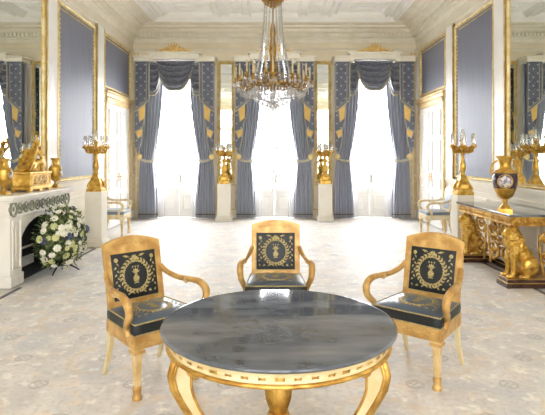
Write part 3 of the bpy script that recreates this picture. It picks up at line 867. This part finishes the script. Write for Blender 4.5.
m.tube([(.05,Y0-.10,.38),(.08,Y0-.18,.33),(.07,Y0-.27,.28)], [.035,.03,.012], 8, sub=3)
for q in range(6): m.tube([(.05+.005*q,Y0-.02-.03*q,.40),(.085,Y0-.03-.045*q,.33),(.09,Y0-.03-.055*q,.275)], [.012,.014,.012], 6, sub=3)
figm = remesh(m, .0075, .004, 60, 1); figm.build('seated_figure', M_gold, t)
m = MB(); m.ell((.05, .22, .37), (.022,.075,.105), seg=20); m.tube([(.06, .22+.075*math.cos(2*PI*q/20), .37+.105*math.sin(2*PI*q/20)) for q in range(20)], .009, 6, closed=True); m.build('shield', M_giltpale, t)

# flower arrangement before the hearth
t = thing('flower_arrangement', 'large round arrangement of white, lime and blue flowers before the fireplace', 'flowers', (-2.90, 6.76, 0))
m = MB(); m.lathe([(.06,.09),(.10,.10),(.13,.16),(.14,.24),(.12,.28)], seg=20)
for q in range(3):
    a = 2*PI*q/3+.5; m.tube([(.12*math.cos(a), .12*math.sin(a), .09), (.20*math.cos(a), .20*math.sin(a), .04), (.24*math.cos(a), .24*math.sin(a), .008)], [.012,.01,.008], 6)
m.build('basket', M_black, t)
def bloom(n1, r, cup):
    m = MB()
    for ring, (n, rr, tilt) in enumerate(((n1, 1, .25), (n1-2, .75, .6), (n1-4, .48, 1.0))):
        for q in range(max(3, n)):
            a = 2*PI*(q+.5*ring)/max(3, n)
            rt = Matrix.Rotation(a, 3, 'Z') @ Matrix.Rotation(-tilt*cup, 3, 'Y')
            m.ell(rt @ Vector((r*.55*rr, 0, .006*ring)), (r*.5*rr, r*.34*rr, r*.10), seg=6, rings=4, M=rt)
    m.ell((0,0,r*.2), r*.2, seg=6, rings=4)
    return m
def hydr(r):
    m = MB(); rg = random.Random(3)
    for q in range(40):
        v = Vector((rg.gauss(0,1), rg.gauss(0,1), abs(rg.gauss(0,1))+.1)).normalized()
        m.ell(v*r, (r*.26,r*.26,r*.14), seg=5, rings=4, M=v.to_track_quat('Z','Y').to_matrix())
    m.ell((0,0,0), r*.9, seg=8, rings=6); return m
protos = [('white_rose', bloom(8, .062, .9), M_bloomw), ('lime_chrysanthemum', bloom(9, .055, .7), M_bloomg), ('blue_hydrangea', hydr(.058), M_bloomb)]
pm = []
for nm, mbb, mt in protos:
    o = mbb.build(nm, mt); pm.append((nm, o.data)); bpy.data.objects.remove(o)
rg = random.Random(11); ctr = Vector((0,0,.47)); placed = []
tries = 0
while len(placed) < 98 and tries < 6000:
    tries += 1
    v = Vector((rg.gauss(0,1), rg.gauss(0,1), rg.gauss(0,1)+.12)).normalized()
    if v.z < -.85 or (v.x < -.25): continue
    s = rg.uniform(.9, 1.12)
    p = ctr + Vector((v.x*.27*s, v.y*.46*s, v.z*.41*s))
    if XL+2.9 + p.x < .02 + (-2.90-XL)*0: pass
    if any((p-q).length < .064 for q in placed): continue
    placed.append(p)
    c = rg.random(); k = 0 if c < .58 else (1 if c < .90 else 2)
    o = bpy.data.objects.new(pm[k][0], pm[k][1]); C.objects.link(o); o.parent = t; o.location = p
    o.rotation_euler = v.to_track_quat('Z','Y').to_euler(); sc_ = rg.uniform(.6, 1.0); o.scale = (sc_,)*3
m = MB()
for q in range(1500):
    v = Vector((rg.gauss(0,1), rg.gauss(0,1), rg.gauss(0,1))).normalized()
    if v.z < -.8: continue
    s = rg.uniform(.6, 1.07); p = ctr + Vector((v.x*.27*s, v.y*.46*s, v.z*.41*s))
    if p.z < .06: continue
    d = (v+Vector((rg.uniform(-.8,.8), rg.uniform(-.8,.8), rg.uniform(-.6,.8)))).normalized()
    L_ = rg.uniform(.035, .08); sd = d.cross(Vector((rg.random(), rg.random(), 1))).normalized()*L_*.26
    nn = d.cross(sd).normalized()*.006
    m.add([p, p+d*L_*.5+sd+nn, p+d*L_, p+d*L_*.5-sd+nn, p+d*L_*.5-nn], [(0,1,2,4),(0,4,2,3),(0,3,2,1)], 0)
m.ell(ctr, (.20,.32,.32), seg=14, rings=10)
for k in (0,):
    m.tube([(0,0,.2),(0,0,.5)], .05, 6)
o = m.build('foliage', M_leaf, t); o['kind'] = 'stuff'

# ------------------------------------------------------------ lion console
t = thing('console_table', 'gilded console table with seated lions and dark marble top', 'console table', (2.84, 6.78, 0))
W = XR-2.84-.03; Ya, Yb = -.87, .87
m = MB(); m.box(0, W, Ya, Yb, .857, .885); m.build('marble_top', M_conmarb, t, bevel=.006)
m = MB(); m.box(.03, W, Ya+.03, Yb-.03, .76, .835); m.box(.012, W, Ya+.012, Yb-.012, .835, .857); m.box(.02, W, Ya+.02, Yb-.02, .745, .762)
k = Ya+.06
while k < Yb-.05: m.ell((.03, k, .80), (.014,.024,.026), seg=8, rings=6); k += .062
k = .08
while k < W-.03:
    m.ell((k, Ya+.03, .80), (.024,.014,.026), seg=8, rings=6); k += .062
m.build('frieze', M_golddark, t, bevel=.004)
m = MB()
for (a, b) in ((Ya+.01, Ya+.29), (Yb-.29, Yb-.01)):
    m.box(-.03, W, a, b, 0, .05, 0); m.box(-.018, W, a+.012, b-.012, .05, .062, 1); m.box(-.01, W, a+.02, b-.02, .062, .095, 0); m.box(-.002, W, a+.028, b-.028, .095, .105, 1)
m.box(.42, W, Ya+.29, Yb-.29, 0, .05, 0); m.box(.432, W, Ya+.29, Yb-.29, .05, .062, 1); m.box(.44, W, Ya+.29, Yb-.29, .062, .095, 0)
m.build('plinth', [M_mahog, M_brass], t, bevel=.003)
def lion_mesh():
    # seated lion facing -X, base at z=0, height .64
    m = MB()
    m.ell((.30,0,.13), (.15,.10,.13)); m.tube([(.30,0,.17),(.22,0,.28),(.15,0,.38),(.10,0,.46)], [.115,.105,.10,.09], 14, sub=3)
    m.ell((.12,0,.34), (.085,.09,.13))
    m.ell((.09,0,.50), (.10,.105,.12)); m.ell((.13,0,.44), (.11,.105,.13)); m.ell((.055,0,.43), (.065,.08,.10))
    m.ell((.055,0,.545), (.075,.062,.065)); m.ell((-.005,0,.525), (.045,.036,.034)); m.ell((-.01,0,.50), (.036,.03,.022))
    m.ell((-.038,0,.535), (.014,.02,.012)); m.ell((.03,.032,.575), (.02,.016,.014)); m.ell((.03,-.032,.575), (.02,.016,.014))
    m.ell((.085,.06,.60), (.02,.014,.026)); m.ell((.085,-.06,.60), (.02,.014,.026)); m.ell((.10,0,.60), (.07,.06,.04))
    for s in (-1, 1):
        m.tube([(.11,s*.062,.38),(.075,s*.07,.26),(.07,s*.07,.14),(.06,s*.07,.05)], [.055,.044,.032,.03], 10, sub=3)
        m.ell((.035,s*.07,.026), (.055,.036,.026))
        for q in (-1,0,1): m.ell((-.012,s*.07+q*.02,.02), (.016,.011,.017))
        m.tube([(.32,s*.08,.18),(.24,s*.10,.19),(.20,s*.105,.13),(.26,s*.105,.05)], [.09,.075,.055,.035], 10, sub=3)
        m.ell((.20,s*.105,.026), (.07,.036,.026))
        for q in (-1,0,1): m.ell((.138,s*.105+q*.02,.02), (.016,.011,.017))
    m.tube([(.42,0,.06),(.47,.05,.04),(.42,.13,.03),(.33,.16,.03)], [.022,.018,.018,.028], 8, sub=4)
    for i_, p_ in enumerate(m.v): m.v[i_] = (p_[0]*.92, p_[1]*1.0, p_[2])
    return remesh(m, .0085, lambda p: .028 if (p.z > .33 and p.x > .035) else (.02 if p.z > .30 and p.x > .03 else .004), 30, 2)
lm = lion_mesh()
# wavy mane locks over the neck
rgm = random.Random(5)
lionA = None
for i, yc in enumerate((Ya+.15, Yb-.15)):
    if lionA is None:
        o = lm.build('lion_support', M_gold, t, (.02, yc, .105)); lionA = o.data
    else:
        o = bpy.data.objects.new('lion_support', lionA); C.objects.link(o); o.parent = t; o.location = (.02, yc, .105)
def spiral(m, P, cu, cv, r0, turns, sgn, a0, rad=.014, r1=.02, ku=1.3, kv=.85):
    n = int(turns*16); pts = []; rr = []
    for k in range(n+1):
        f = k/n; r = r0*(1-f)+r1*f; a = a0+sgn*turns*2*PI*f
        pts.append(P(cu+ku*r*math.cos(a), cv+kv*r*math.sin(a))); rr.append(rad*(1-.35*f))
    m.tube(pts, rr, 7)
    m.ell(P(cu, cv), rad*1.5, seg=8, rings=6)
def scrollwork(P, u0, u1):
    m = MB(); n = max(1, round((u1-u0)/.40)); step = (u1-u0)/n
    for k in range(n):
        cu = u0+step*(k+.5); s = 1 if k % 2 else -1
        spiral(m, P, cu, .60, .15, 1.7, s, PI/2, .021)
        spiral(m, P, cu+s*.02, .32, .15, 1.6, -s, -PI/2, .021)
        spiral(m, P, cu-s*.13, .46, .06, 1.2, s, 0, .012)
        m.tube([P(cu-.12, .74), P(cu, .735), P(cu+.12, .74)], .014, 7)
        m.tube([P(cu+s*.14, .62), P(cu+s*.15, .47), P(cu+s*.13, .32), P(cu+s*.10, .12)], [.02,.014,.02,.016], 7, sub=3)
        for q in range(7):
            a = q*.9+k; m.ell(P(cu+.10*math.cos(a), .46+.26*math.sin(a)), (.022,.022,.03), seg=7, rings=5)
    return m
scrollwork(lambda u, v: Vector((.20, u, v)), Ya+.26, Yb-.26).build('scroll_frieze', M_golddark, t)
o = scrollwork(lambda u, v: Vector((u, Ya+.16, v)), .46, W-.10).build('scroll_frieze', M_golddark, t)
o = scrollwork(lambda u, v: Vector((u, Yb-.20, v)), .50, W-.10).build('scroll_frieze', M_golddark, t)

# ------------------------------------------------------------ armchairs
def leafpt(m, P, cu, cv, ang, L, wd, off, mi):
    ca, sa = math.cos(ang), math.sin(ang)
    q = [(0,0),(L*.45,wd),(L,0),(L*.45,-wd)]
    pts = [P(cu+a*ca-b*sa, cv+a*sa+b*ca, off) for a, b in q]; mid = P(cu+L*.45*ca, cv+L*.45*sa, off+.004)
    m.add(pts+[mid], [(0,1,4),(1,2,4),(2,3,4),(3,0,4)], mi)
def disc(m, P, cu, cv, ru, rv, off, mi, n=8):
    pts = [P(cu+ru*math.cos(2*PI*k/n), cv+rv*math.sin(2*PI*k/n), off) for k in range(n)]+[P(cu, cv, off+.004)]
    m.add(pts, [(k, (k+1) % n, n) for k in range(n)], mi)
def embroider(m, P, hw, hh, mi):
    n = 26; ru, rv = hw*.60, hh*.68; c0 = -.02*hh
    for k in range(n):
        a = 2*PI*k/n
        u, v = ru*math.cos(a), c0+rv*math.sin(a); tg = math.atan2(rv*math.cos(a), -ru*math.sin(a))
        if math.sin(a) < 0 and False: tg += PI
        leafpt(m, P, u, v, tg+.55, hw*.20, hw*.05, .002, mi); leafpt(m, P, u, v, tg-.55, hw*.20, hw*.05, .002, mi)
        disc(m, P, u*.86, c0+(v-c0)*.86, hw*.022, hw*.022, .002, mi, 5)
    # urn with sprig
    for (v0, r0, v1, r1) in ((-.36,.10,-.32,.10),(-.32,.03,-.26,.10),(-.26,.10,-.12,.13),(-.12,.13,.0,.05),(.0,.05,.08,.04),(.08,.09,.11,.09)):
        pts = [P(-r0*hw*1.1, v0*hh, .003), P(r0*hw*1.1, v0*hh, .003), P(r1*hw*1.1, v1*hh, .003), P(-r1*hw*1.1, v1*hh, .003)]
        m.add(pts, [(0,1,2,3)], mi)
    for k in range(5): leafpt(m, P, 0, .11*hh, PI*(k+.5)/5, hh*.22, hw*.04, .003, mi)
    for k in range(3): disc(m, P, (k-1)*hw*.12, .36*hh, hw*.04, hw*.04, .003, mi, 6)
    # palmettes, side sprays and border sprigs
    for k in range(7): leafpt(m, P, 0, .70*hh, PI*k/6, hh*.20, hw*.045, .003, mi)
    for s in (-1, 1):
        disc(m, P, s*hw*.80, .72*hh, hw*.09, hw*.09, .002, mi, 8)
        for k in range(8):
            leafpt(m, P, s*hw*.80, (.60-.15*k)*hh, -PI/2+s*.7*(1 if k % 2 else -1), hh*.17, hw*.04, .002, mi)
        for k in range(4): leafpt(m, P, s*hw*(.80-.13*k), -.82*hh, PI/2+s*(.9 if k % 2 else -.5), hh*.15, hw*.04, .002, mi)
        leafpt(m, P, s*hw*.15, -.76*hh, PI/2-s*1.1, hw*.32, hw*.06, .002, mi)
        leafpt(m, P, s*hw*.2, .80*hh, PI/2-s*1.35, hw*.32, hw*.05, .002, mi)
def make_chair(label, mats, loc, rz, group):
    fr, pale, dk, st_, emb, cream = mats
    t = thing('armchair', label, 'armchair', loc, rz, group)
    # seat rail
    m = MB()
    out = [(-.265,-.245),(.265,-.245),(.235,.235),(-.235,.235)]
    m.poly([(x,y,.335) for x,y in out], (0,0,.085), 0)
    for k in range(13):
            u = -.21+.035*k; m.ell((u,-.247,.375+.006*(-1)**k), (.021,.004,.011), seg=8, rings=5, mi=0)
    for s in (-1, 1):
        for k in range(9): m.ell((s*(.262-.0325*(k/8.0)*.9), -.20+.047*k, .375), (.005,.021,.011), seg=8, rings=5, mi=0)
    m.build('seat_rail', [fr, pale], t, bevel=.008)
    # cushion: domed box with piping
    m = MB()
    def pl(u, v): # plan
        y = -.235+.46*v; hw = .258-.028*v; return (-hw+2*hw*u, y)
    def top(u, v):
        x, y = pl(u, v); d = (1-(2*u-1)**4)*(1-(2*v-1)**4); return Vector((x, y, .495+.028*d))
    m.surf(top, 16, 16, 0)
    def sidepts(z, g=0): return [Vector((pl(u,v)[0]*(1+g), pl(u,v)[1]*(1+g), z)) for u, v in [(i/8,0) for i in range(8)]+[(1,i/8) for i in range(8)]+[(1-i/8,1) for i in range(8)]+[(0,1-i/8) for i in range(8)]]
    a, b, c = sidepts(.42), sidepts(.46,.015), sidepts(.495); n = len(a)
    m.add(a+b+c, [(i,(i+1)%n,n+(i+1)%n,n+i) for i in range(n)]+[(n+i,n+(i+1)%n,2*n+(i+1)%n,2*n+i) for i in range(n)], 1, True)
    m.tube([p+Vector((0,0,.002)) for p in c], .0055, 6, mi=2, closed=True); m.tube([p+Vector((0,0,.004)) for p in a], .0055, 6, mi=2, closed=True)
    def PS(u, v, off):
        uu = u/.46+.5; vv = (v+.23)/.46+0; p = top(min(1,max(0,uu)), min(1,max(0,vv))); return p+Vector((0,0,off+.001))
    if emb: embroider(m, PS, .19, .18, 2)
    m.build('seat_cushion', [st_, dk, emb or cream], t)
    # back
    def PB(u, v, off): # v height along the reclined back, off toward the sitter
        y = .215+.19*(v-.45)+.05*(v-.45)**2; return Vector((u, y-off, v))
    HW = .222
    for nm in ('frame',):
        m = MB()
        def slab(uv, d0, d1, mi=0):
            a = [PB(u,v,d1) for u,v in uv]; b = [PB(u,v,d0) for u,v in uv]; n = len(uv)
            m.add(a+b, [tuple(range(n)), tuple(range(n,2*n))[::-1]]+[(n+i, n+(i+1)%n, (i+1)%n, i) for i in range(n)], mi)
        for s in (-1, 1):
            e = [(s*(HW-.042),.42),(s*HW,.42),(s*(HW+.004),.7),(s*(HW+.006),.925),(s*(HW-.04),.925),(s*(HW-.044),.7)]
            slab(e if s > 0 else e[::-1], -.018, .018)
        N = 14
        topc = [(HW*1.03*(1-2*k/N), .935+.050*(1-(1-2*k/N)**2)) for k in range(N+1)]
        slab([(-HW*1.03,.865),(HW*1.03,.865)]+topc, -.02, .02)
        slab([(-HW,.485),(HW,.485),(HW,.535),(-HW,.535)], -.016, .016)
        for k in range(11):
            u = -.17+.034*k; m.ell(PB(u,.905+.03*(1-(u/HW)**2),.020), (.015,.002,.007), seg=6, rings=4, mi=0)
        m.build('back_frame', [fr, pale], t, bevel=.006)
    m = MB(); hw, z0, z1 = HW-.036, .53, .872
    def ff(u, v): d = (1-(2*u-1)**4)*(1-(2*v-1)**4); return PB(-hw+2*hw*u, z0+(z1-z0)*v, .010+.014*d)
    m.surf(ff, 14, 14, 0)
    m.surf(lambda u, v: PB(hw-2*hw*u, z0+(z1-z0)*v, -.008), 2, 2, 0)
    zc = (z0+z1)/2; hh = (z1-z0)/2
    def PE(u, v, off):
        uu, vv = u/(2*hw)+.5, v/(2*hh)+.5; p = ff(min(1,max(0,uu)), min(1,max(0,vv))); return p+Vector((0,-off-.001,0))
    if emb: embroider(m, PE, hw*.97, hh*.97, 1)
    per = [ff(u,v)+Vector((0,-.004,0)) for u,v in [(i/10,0) for i in range(10)]+[(1,i/10) for i in range(10)]+[(1-i/10,1) for i in range(10)]+[(0,1-i/10) for i in range(10)]]
    m.tube(per, .004, 5, mi=1, closed=True)
    m.build('back_upholstery', [dk, emb or cream], t)
    # arms
    for s in (-1, 1):
        m = MB()
        pts = [(s*.222,.262,.735),(s*.240,.20,.695),(s*.268,.08,.668),(s*.292,-.06,.672),(s*.302,-.165,.668),(s*.302,-.235,.625),(s*.294,-.232,.560),(s*.280,-.175,.505),(s*.266,-.145,.460),(s*.256,-.15,.41)]
        m.tube(pts, [.020,.021,.021,.022,.026,.028,.025,.023,.022,.024], 10, sub=5)
        m.lathe([(.024,0),(.027,.006),(.024,.012)], (s*.281,-.008,.662), 12, M=Matrix.Rotation(PI/2,3,'X'), mi=1)
        m.build('armrest', [fr, pale], t)
    # legs
    for s in (-1, 1):
        m = MB()
        m.lathe([(.048,.335),(.048,.30),(.038,.292),(.035,.26),(.026,.10),(.023,.085)], (s*.225,-.205,0), 4, mi=1, sm=False, a0=PI/4)
        m.lathe([(.024,.088),(.031,.08),(.025,.045),(.027,.03),(.033,.02),(.031,.0)], (s*.225,-.205,0), 12, mi=0)
        m.lathe([(.056,.325),(.058,.315),(.056,.305)], (s*.225,-.205,0), 4, mi=0, sm=False, a0=PI/4)
        m.build('front_leg', [fr, pale], t, bevel=.003)
        m = MB()
        m.tube([(s*.205,.208,.43),(s*.207,.212,.33),(s*.212,.228,.20),(s*.220,.262,.08),(s*.225,.298,.012)], [.030,.028,.024,.020,.018], 4, sub=4, sm=False, a0=PI/4, mi=0)
        m.build('rear_leg', [cream], t, bevel=.003)
    return t
main = (M_giltwood, M_giltpale, M_dark, M_seatsheen, M_emb, M_creamwood)
G1 = 'gilt armchairs round the marble table'
c0 = make_chair('gilt armchair with navy embroidered upholstery at left of the round table', main, (-.86, 3.53, 0), R_ if False else math.radians(43), G1)
dup(c0, (.03, 4.38, 0), 0, 'gilt navy armchair behind the round table, facing the camera', G1)
dup(c0, (1.08, 3.66, 0), math.radians(-40), 'gilt armchair with navy embroidered upholstery at right of the round table', G1)
wallm = (M_palewood, M_giltpale, M_bluecush, M_bluecush, None, M_palewood)
G2 = 'pale armchairs against the doors'
c1 = make_chair('pale gilt armchair with grey-blue cushion by the left double door', wallm, (-3.18, 10.0, 0), math.radians(90), G2)
dup(c1, (3.25, 9.9, 0), math.radians(-90), 'pale gilt armchair with grey-blue cushion by the right double door', G2)

# ------------------------------------------------------------ round table
t = thing('round_table', 'round grey marble-topped table on cream and gilt scroll legs', 'table', (.03, 2.5, 0))
m = MB(); m.lathe([(.0,.738),(.565,.738),(.580,.741),(.586,.749),(.583,.757),(.576,.7598),(.573,.760),(.570,.760),(.55,.760),(.3,.760),(.0,.760)], seg=96); m.build('marble_top', M_ttop, t)
m = MB(); m.lathe([(.50,.668),(.552,.668),(.556,.676),(.552,.684),(.545,.688),(.545,.720),(.556,.730),(.560,.738),(.50,.738)], seg=96, mi=0)
m.lathe([(.553,.667),(.560,.672),(.560,.680),(.552,.686)], seg=96, mi=1)
n = 48
for k in range(n):
    a = 2*PI*k/n; rt = Matrix.Rotation(a, 3, 'Z')
    sc2 = 1 if k % 4 else 1.25
    for tt in (-.22, .22):
        mm = rt @ Matrix.Rotation(tt, 3, 'X')
        m.ell(rt @ Vector((.547, 0, .704)), (.003, .020*sc2, .0035*sc2), seg=6, rings=4, M=mm, mi=1)
m.build('apron', [M_creamwood, M_golddark], t)
for k, ang in enumerate((207, 333, 90)):
    a = math.radians(ang); ca, sa = math.cos(a), math.sin(a); tx, ty = -sa, ca
    prof = [(.500,.668),(.535,.640),(.548,.59),(.535,.53),(.500,.46),(.460,.39),(.425,.31),(.405,.22),(.405,.15),(.43,.09),(.455,.06)]
    def PR(r, s_, z): return Vector((r*ca+s_*tx, r*sa+s_*ty, z))
    m = MB(); hwid = .032
    # body: outer and inner edges
    th = [.10,.10,.085,.075,.065,.06,.058,.056,.056,.05,.035]
    P_, TH = [], []
    for i in range(len(prof)-1):
        for q in range(4):
            f = q/4; P_.append((prof[i][0]*(1-f)+prof[i+1][0]*f, prof[i][1]*(1-f)+prof[i+1][1]*f)); TH.append(th[i]*(1-f)+th[i+1]*f)
    vs = []
    for (r, z), h in zip(P_, TH): vs += [PR(r, -hwid, z), PR(r, hwid, z), PR(r-h, hwid, z-.012), PR(r-h, -hwid, z-.012)]
    nn = len(P_)
    m.add(vs, [(i*4+q, i*4+(q+1)%4, (i+1)*4+(q+1)%4, (i+1)*4+q) for i in range(nn-1) for q in range(4)]+[(0,1,2,3),(nn*4-1,nn*4-2,nn*4-3,nn*4-4)], 0)
    for s in (-1, 1): m.tube([PR(r+.002, s*hwid, z) for r, z in P_], .009, 6, mi=1)
    m.tube([PR(r+.001, 0, z) for r, z in P_], .022, 8, mi=1, flat=1)
    for s in (-1, 1): # inner volute at the knee
        pts = []
        for q in range(22):
            f = q/21; rr_ = .046*(1-f)+.008*f; an = PI*.2+f*3.6*PI
            pts.append(PR(.455+rr_*math.cos(an), s*(hwid+.004), .615+rr_*math.sin(an)))
        m.tube(pts, .009, 6, mi=1)
        m.tube([PR(.40+.03*math.sin(q*.5), s*(hwid+.003), .60-.04*q) if q < 2 else PR(prof[min(10,q)][0]-th[min(10,q)]+.004, s*hwid, prof[min(10,q)][1]-.012) for q in range(2, 11)], .007, 6, mi=1, sub=3)
    m.ell(PR(.455,0,.045), (.05,.05,.045), mi=1)
    m.build('scroll_leg', [M_creamwood, M_golddark], t)
m = MB(); m.lathe([(.05,.668),(.075,.64),(.045,.60),(.055,.57),(.035,.54)], seg=24)
m.lathe([(.032,.545),(.045,.52),(.062,.47),(.070,.41),(.064,.36),(.045,.31),(.034,.295)], seg=36, flute=1, fa=.14)
m.lathe([(.05,.30),(.058,.285),(.045,.27),(.07,.25),(.12,.22),(.13,.17),(.10,.12)], seg=30)
m.build('fluted_column', M_golddark, t)
m = MB()
o3 = []
for k in range(3):
    a0 = math.radians((207, 333, 90)[k])
    o3 += [(.46*math.cos(a0-.16), .46*math.sin(a0-.16)), (.46*math.cos(a0+.16), .46*math.sin(a0+.16)), (.22*math.cos(a0+PI/3), .22*math.sin(a0+PI/3))]
o3.sort(key=lambda p: math.atan2(p[1], p[0]))
m.poly([(x, y, .0) for x, y in o3], (0,0,.05)); m.lathe([(.30,.05),(.29,.09),(.16,.12)], seg=30)
m.build('base_platform', M_creamwood, t, bevel=.005)

# ------------------------------------------------------------ chandelier
cz = 2.19
t = thing('chandelier', 'crystal and gilt chandelier with tall ivory candles hanging before the middle window', 'chandelier', (.005, 6.7, cz))
H = HC-cz
m = MB(); m.tube([(0,0,1.5),(0,0,H-.02)], .012, 8); m.lathe([(.09,H-.001),(.08,H-.04),(.03,H-.08),(.015,H-.12)], seg=20); m.build('suspension_rod', M_brass, t)
m = MB(); m.lathe([(.02,1.40),(.10,1.44),(.115,1.47),(.135,1.50),(.12,1.53),(.05,1.56),(.02,1.60)], seg=24)
for k in range(12):
    a = 2*PI*k/12; m.tube([(.125*math.cos(a), .125*math.sin(a), 1.49), (.15*math.cos(a), .15*math.sin(a), 1.54), (.13*math.cos(a), .13*math.sin(a), 1.58)], [.014,.012,.004], 6, sub=3)
m.build('crown', M_chand, t)
m = MB(); m.lathe([(.012,1.42),(.012,1.20),(.03,1.16),(.045,1.05),(.03,.98),(.045,.92),(.05,.80),(.035,.70),(.05,.62),(.06,.52),(.04,.44),(.055,.36),(.03,.28)], seg=16); m.build('central_stem', M_chand, t)
m = MB()
for (r, z, rad) in ((.27,.36,.016),(.30,.34,.012),(.16,.50,.010)):
    m.tube([(r*math.cos(2*PI*k/40), r*math.sin(2*PI*k/40), z) for k in range(40)], rad, 7, closed=True)
for k in range(8):
    a = 2*PI*k/8; m.tube([(.03*math.cos(a), .03*math.sin(a), .34), (.27*math.cos(a), .27*math.sin(a), .36)], .008, 6)
for k in range(24):
    a = 2*PI*k/24; m.ell((.285*math.cos(a), .285*math.sin(a), .385), (.018,.018,.024), seg=6, rings=5)
m.build('ring', M_chand, t)
def prism_drop(m, p, L=.05, r=.010):
    x, y, z = p
    vs = [(x,y,z)]+[(x+r*math.cos(PI/3*k), y+r*math.sin(PI/3*k), z-L*.45) for k in range(6)]+[(x,y,z-L)]
    m.add(vs, [(0,1+k,1+(k+1)%6) for k in range(6)]+[(7,1+(k+1)%6,1+k) for k in range(6)], 0)
def bead(m, p, r):
    x, y, z = p; vs = [(x,y,z+r),(x+r,y,z),(x,y+r,z),(x-r,y,z),(x,y-r,z),(x,y,z-r)]
    m.add(vs, [(0,1,2),(0,2,3),(0,3,4),(0,4,1),(5,2,1),(5,3,2),(5,4,3),(5,1,4)], 0)
def dropb(name, fn):
    m = MB(); fn(m); return m
# strands from crown to ring
proto_strand = None
for k in range(16):
    a = 2*PI*k/16
    if proto_strand is None:
        m = MB()
        for q in range(33):
            f = q/32; r = .115+.155*f**1.9-.0*f; z = 1.49-1.11*f; bead(m, (r, 0, z), .0135+.003*f)
        proto_strand = m.build('crystal_strand', M_crystal, t); o = proto_strand
    else:
        o = proto_strand.copy(); C.objects.link(o); o.parent = t
    o.rotation_euler = (0,0,a)
# arms with candles
def arm_mesh(R_, z0, ze):
    m = MB()
    m.tube([(.24,0,z0),(.32,0,z0-.05),(R_*.5+.14,0,z0-.055),(R_-.03,0,z0-.02),(R_,0,ze-.03)], [.012,.011,.010,.010,.012], 7, sub=4)
    m.tube([(.30,0,z0-.02),(.35,0,z0+.03),(.39,0,z0+.015),(.375,0,z0-.02)], .007, 6, sub=3)
    m.lathe([(.012,ze-.03),(.038,ze-.015),(.044,ze),(.018,ze+.005),(.020,ze+.05)], (R_,0,0), 12)
    return m
def arm_crys(R_, ze):
    m = MB()
    for q in range(10):
        b = 2*PI*q/10; x, y = R_+.042*math.cos(b), .042*math.sin(b)
        bead(m, (x,y,ze-.012), .008); prism_drop(m, (x,y,ze-.018), .065, .009)
    for q in range(12):
        f = q/11; bead(m, (R_+(.27-R_)*f, 0, ze-.06-.10*math.sin(PI*f)+.0*f), .010)
    for q in range(14):
        f = q/13; yq = (f-.5)*.24; bead(m, (R_-.02, yq, ze-.04-.10*math.sin(PI*f)), .008)
    return m
sets = [(12, .50, .36, .40, 0.0), (6, .36, .38, .48, .26)]
for (n, R_, z0, ze, off) in sets:
    pa = None
    for k in range(n):
        a = 2*PI*k/n+off
        if pa is None:
            pa = arm_mesh(R_, z0, ze).build('arm', M_chand, t)
            m = MB(); m.lathe([(.011,ze+.04),(.011,ze+.20),(.003,ze+.21)], (R_,0,0), 8); pc = m.build('candle', M_tallcandle, pa)
            px_ = arm_crys(R_, ze).build('crystal_drops', M_crystal, pa)
            o = pa
        else:
            o = pa.copy(); C.objects.link(o); o.parent = t
            for c_ in (pc, px_):
                d = c_.copy(); C.objects.link(d); d.parent = o
        o.rotation_euler = (0,0,a)
# basket of drops under the ring
m = MB()
for ring, (r, z, n, L) in enumerate(((.30,.32,44,.07),(.285,.26,40,.07),(.25,.21,34,.07),(.20,.17,28,.07),(.14,.145,20,.065),(.08,.13,12,.065),(.44,.27,36,.06),(.38,.24,30,.06))):
    for k in range(n):
        a = 2*PI*k/n+.1*ring; bead(m, (r*math.cos(a), r*math.sin(a), z), .011); prism_drop(m, (r*math.cos(a), r*math.sin(a), z-.01), L, .012)
for k in range(16):
    a = 2*PI*k/16
    for q in range(14):
        f = q/13; r = .28*(1-f**1.6)+.03; bead(m, (r*math.cos(a), r*math.sin(a), .33-.23*f), .011)
    for q in range(16):
        f = q/15; r = .30+.20*f; bead(m, (r*math.cos(a+.1), r*math.sin(a+.1), .32-.14*math.sin(PI*f)+.05*f), .010)
o = m.build('crystal_basket', M_crystal, t); 
m = MB(); m.lathe([(.01,.0),(.022,.02),(.012,.045),(.05,.065),(.06,.075),(.02,.09),(.035,.12),(.02,.16),(.03,.28)], seg=16)
for k in range(10):
    a = 2*PI*k/10; prism_drop(m, (.055*math.cos(a), .055*math.sin(a), .07), .05, .009)
m.build('finial', M_crystal, t)
